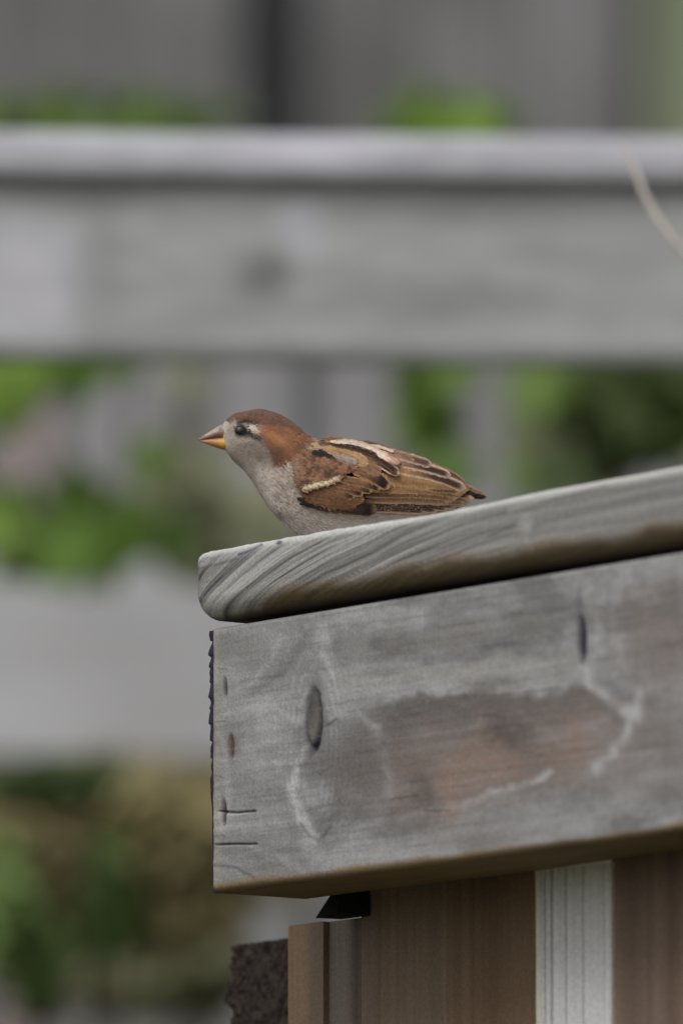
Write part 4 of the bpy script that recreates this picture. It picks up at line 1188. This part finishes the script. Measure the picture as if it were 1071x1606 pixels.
for sgn in (1, -1):
    for k, (ty, wv) in enumerate([(779, 13), (777, 13), (776, 12)]):
        feather(tail, sgn, 676, 756 + 9 - k * 5, 763 - k * 3, ty + (2 - k), wv, (58, 48, 46), (128, 100, 80), -4 + k * 2, 'tail_feather', estart=.6, round_=2.4, pw=.7)
    feather(tail, sgn, 680, 742, 762, 777, 9, (118, 84, 62), (160, 128, 100), 3, 'tail_feather', round_=3, pw=.8)
    wing = wing_shell(sgn)
    rr = random.Random(5)
    # primaries, lowest first
    for k, (tx, ty) in enumerate([(668, 802), (688, 800), (704, 797), (717, 794), (728, 790), (737, 786), (744, 782)]):
        feather(wing, sgn, 556 + k * 4, 799 - k * 3.2, tx, ty, 11, (70, 50, 42), (176, 148, 122), 1 + k * .55, 'primary_feather', bend=-1.5, estart=.45, edgeside=1, round_=.9)
    for k, (tx, ty) in enumerate([(735, 785), (728, 789)]):
        feather(wing, sgn, 640, 778 + k * 6, tx, ty, 9, (100, 74, 58), (150, 118, 92), 6 + k * .3, 'primary_feather', estart=.35, round_=.9)
    # secondaries: golden panel
    for k, (tx, ty) in enumerate([(706, 786), (716, 782), (724, 777), (730, 772), (734, 769)]):
        feather(wing, sgn, 570 + k * 3, 786 - k * 8, tx, ty, 17, (104, 72, 50) if k < 2 else (140, 103, 66), (156, 126, 96) if k < 2 else (160, 122, 80), 6.5 + k * .6, 'secondary_feather', tipc=(104, 76, 54), tipat=.9, bend=-4, estart=.3, edgeside=1, round_=.9)
    feather(wing, sgn, 574, 748, 726, 768, 24, (146, 106, 66), (164, 128, 86), 9.6, 'secondary_feather', bend=-3, estart=.45, round_=.8, tipc=(120, 84, 54), tipat=.95)
    feather(wing, sgn, 672, 768, 716, 771, 7, (84, 60, 46), (140, 104, 68), 10.6, 'secondary_feather', round_=.9)
    # tertials
    feather(wing, sgn, 604, 736, 731, 767, 17, DK, PL, 10.8, 'tertial_feather', bend=-7, basec=(150, 110, 70), estart=.42, round_=.8)
    feather(wing, sgn, 602, 724, 707, 746, 15, DK, PL, 12, 'tertial_feather', bend=-4, basec=(140, 104, 78), estart=.42, round_=.8)
    feather(wing, sgn, 604, 712, 677, 730, 14, (92, 62, 50), PL, 13.2, 'tertial_feather', bend=-3, basec=(150, 118, 92), estart=.42, round_=.8)
    feather(wing, sgn, 718, 764, 762, 779, 12, (42, 36, 37), (64, 52, 50), 6, 'tertial_feather', estart=.7, round_=3.2, pw=.8)
    feather(wing, sgn, 716, 757, 758, 776, 7, (122, 90, 70), (160, 128, 104), 6.8, 'tertial_feather', estart=.6, round_=3.2, pw=.8)
    # greater coverts
    feather(wing, sgn, 470, 790, 572, 801, 14, (36, 30, 30), (56, 44, 40), 9, tipc=(60, 44, 36), bend=-1, round_=.6)
    feather(wing, sgn, 466, 782, 592, 799, 22, (88, 62, 46), (118, 84, 58), 8.5, tipc=(26, 23, 24), tipat=.84, bend=4, basec=(48, 36, 32), round_=.7, estart=.75)
    for k, (b0x, b0y, tx, ty, wv) in enumerate([(478, 784, 560, 792, 22), (476, 777, 566, 786, 20), (480, 772, 572, 784, 18), (484, 768, 552, 782, 14)]):
        feather(wing, sgn, b0x, b0y, tx, ty, wv, (118, 82, 56), (134, 96, 66), 9.5 + k * .6, bend=1, estart=.6, round_=.9, tipc=(112, 78, 52))
    for k, (b0x, b0y, tx, ty, wv) in enumerate([(502, 766, 556, 781, 12), (508, 762, 570, 776, 12), (516, 758, 584, 771, 13), (524, 750, 597, 767, 14)]):
        feather(wing, sgn, b0x, b0y, tx, ty, wv, (120, 82, 56), (160, 120, 84), 12 + k * .9, tipc=(34, 26, 24), tipat=.84, bend=-2, estart=.5, round_=.8, basec=(118, 82, 58))
    feather(wing, sgn, 540, 730, 611, 765, 23, (110, 76, 56), (172, 130, 88), 16, tipc=(40, 30, 28), tipat=.74, bend=-5, estart=.6, round_=.7, basec=(128, 90, 66))
    # scapulars
    feather(wing, sgn, 545, 708, 626, 744, 17, (122, 88, 64), (196, 164, 128), 17, 'scapular_feather', tipc=(46, 34, 30), tipat=.7, bend=-5, estart=.55, round_=.7)
    feather(wing, sgn, 530, 716, 598, 744, 22, (132, 96, 72), (150, 112, 82), 17.2, 'scapular_feather', bend=-5, round_=.8)
    feather(wing, sgn, 505, 702, 578, 728, 20, (162, 124, 84), (176, 138, 98), 18, 'scapular_feather', bend=-4, round_=.8)
    feather(wing, sgn, 522, 714, 562, 726, 13, (150, 132, 120), (136, 108, 92), 18.8, 'scapular_feather', bend=-2, round_=.8)
    tufts(wing, sgn)
    # mantle streaks
    feather(wing, sgn, 488, 696, 528, 705, 13, (170, 142, 104), (150, 118, 88), 5, 'mantle_feather', round_=.8)
    feather(wing, sgn, 486, 704, 540, 707, 12, (178, 150, 108), (150, 118, 90), 6, 'mantle_feather', bend=-2, round_=.8)
    feather(wing, sgn, 520, 698, 592, 715, 10, (58, 42, 36), (92, 66, 52), 20.6, 'mantle_feather', bend=-5, round_=.8)
    feather(wing, sgn, 572, 708, 622, 742, 9, (62, 44, 38), (110, 78, 60), 20.7, 'mantle_feather', bend=-3, round_=.8)
    feather(wing, sgn, 518, 692, 614, 722, 14, (214, 188, 164), (196, 164, 138), 20, 'mantle_feather', bend=-7, round_=.7)
    feather(wing, sgn, 592, 712, 628, 726, 14, (178, 140, 116), (158, 118, 92), 20.3, 'mantle_feather', round_=.8)
    feather(wing, sgn, 502, 688, 545, 694, 9, (110, 80, 64), (140, 110, 88), 8, 'mantle_feather', bend=-2, round_=.8)
    feather(wing, sgn, 498, 694, 530, 698, 6, (92, 68, 56), (150, 124, 100), 10, 'mantle_feather', round_=.8)
    feather(wing, sgn, 560, 693, 610, 707, 9, (98, 70, 56), (130, 98, 76), 12, 'mantle_feather', bend=-2, round_=.8)
    feather(wing, sgn, 582, 697, 618, 709, 5, (206, 182, 154), (186, 156, 128), 18, 'mantle_feather', bend=-1, round_=.8)
    feather(wing, sgn, 600, 706, 650, 722, 12, (128, 92, 70), (160, 124, 96), 13, 'mantle_feather', bend=-2, round_=.8)
    feather(wing, sgn, 640, 716, 706, 748, 12, (112, 80, 64), (150, 118, 92), 8, 'mantle_feather', bend=-3, round_=.8)
    feather(wing, sgn, 680, 732, 730, 762, 12, (100, 72, 58), (150, 118, 96), 6, 'mantle_feather', bend=-3, round_=.8)
    flush_barbs(wing, sgn)

# legs and feet (folded under the belly on the cap board)
m, nt, bs = new_mat('leg_skin')
bs.inputs['Base Color'].default_value = (*lin((150, 112, 92)), 1); bs.inputs['Roughness'].default_value = .55
for sgn in (1, -1):
    hip = BP(560, 842, sgn * 22)
    foot = np.array([bx_c - .004, YBIRD - sgn * .010, zcap + .0018])
    ankle = foot + np.array([.010, 0, .0065])
    parts = [tube([hip, (hip + ankle) / 2 + np.array([.004, 0, 0]), ankle], [.0035, .002, .0013], 8), tube([ankle, (ankle + foot) / 2, foot], [.0013, .0011, .0013], 8)]
    for a_ in (-28, 0, 28, 180):
        dvec = np.array([-math.cos(math.radians(a_)), math.sin(math.radians(a_)) * -1, 0])
        Lt = .013 if a_ != 180 else .009
        parts.append(tube([foot, foot + dvec * Lt * .4 + np.array([0, 0, .0012]), foot + dvec * Lt * .8, foot + dvec * Lt + np.array([0, 0, -.0006])], [.0011, .0010, .0008, .0003], 6))
    v, f = join_vf(parts)
    mesh('leg', v, f, m, bird)
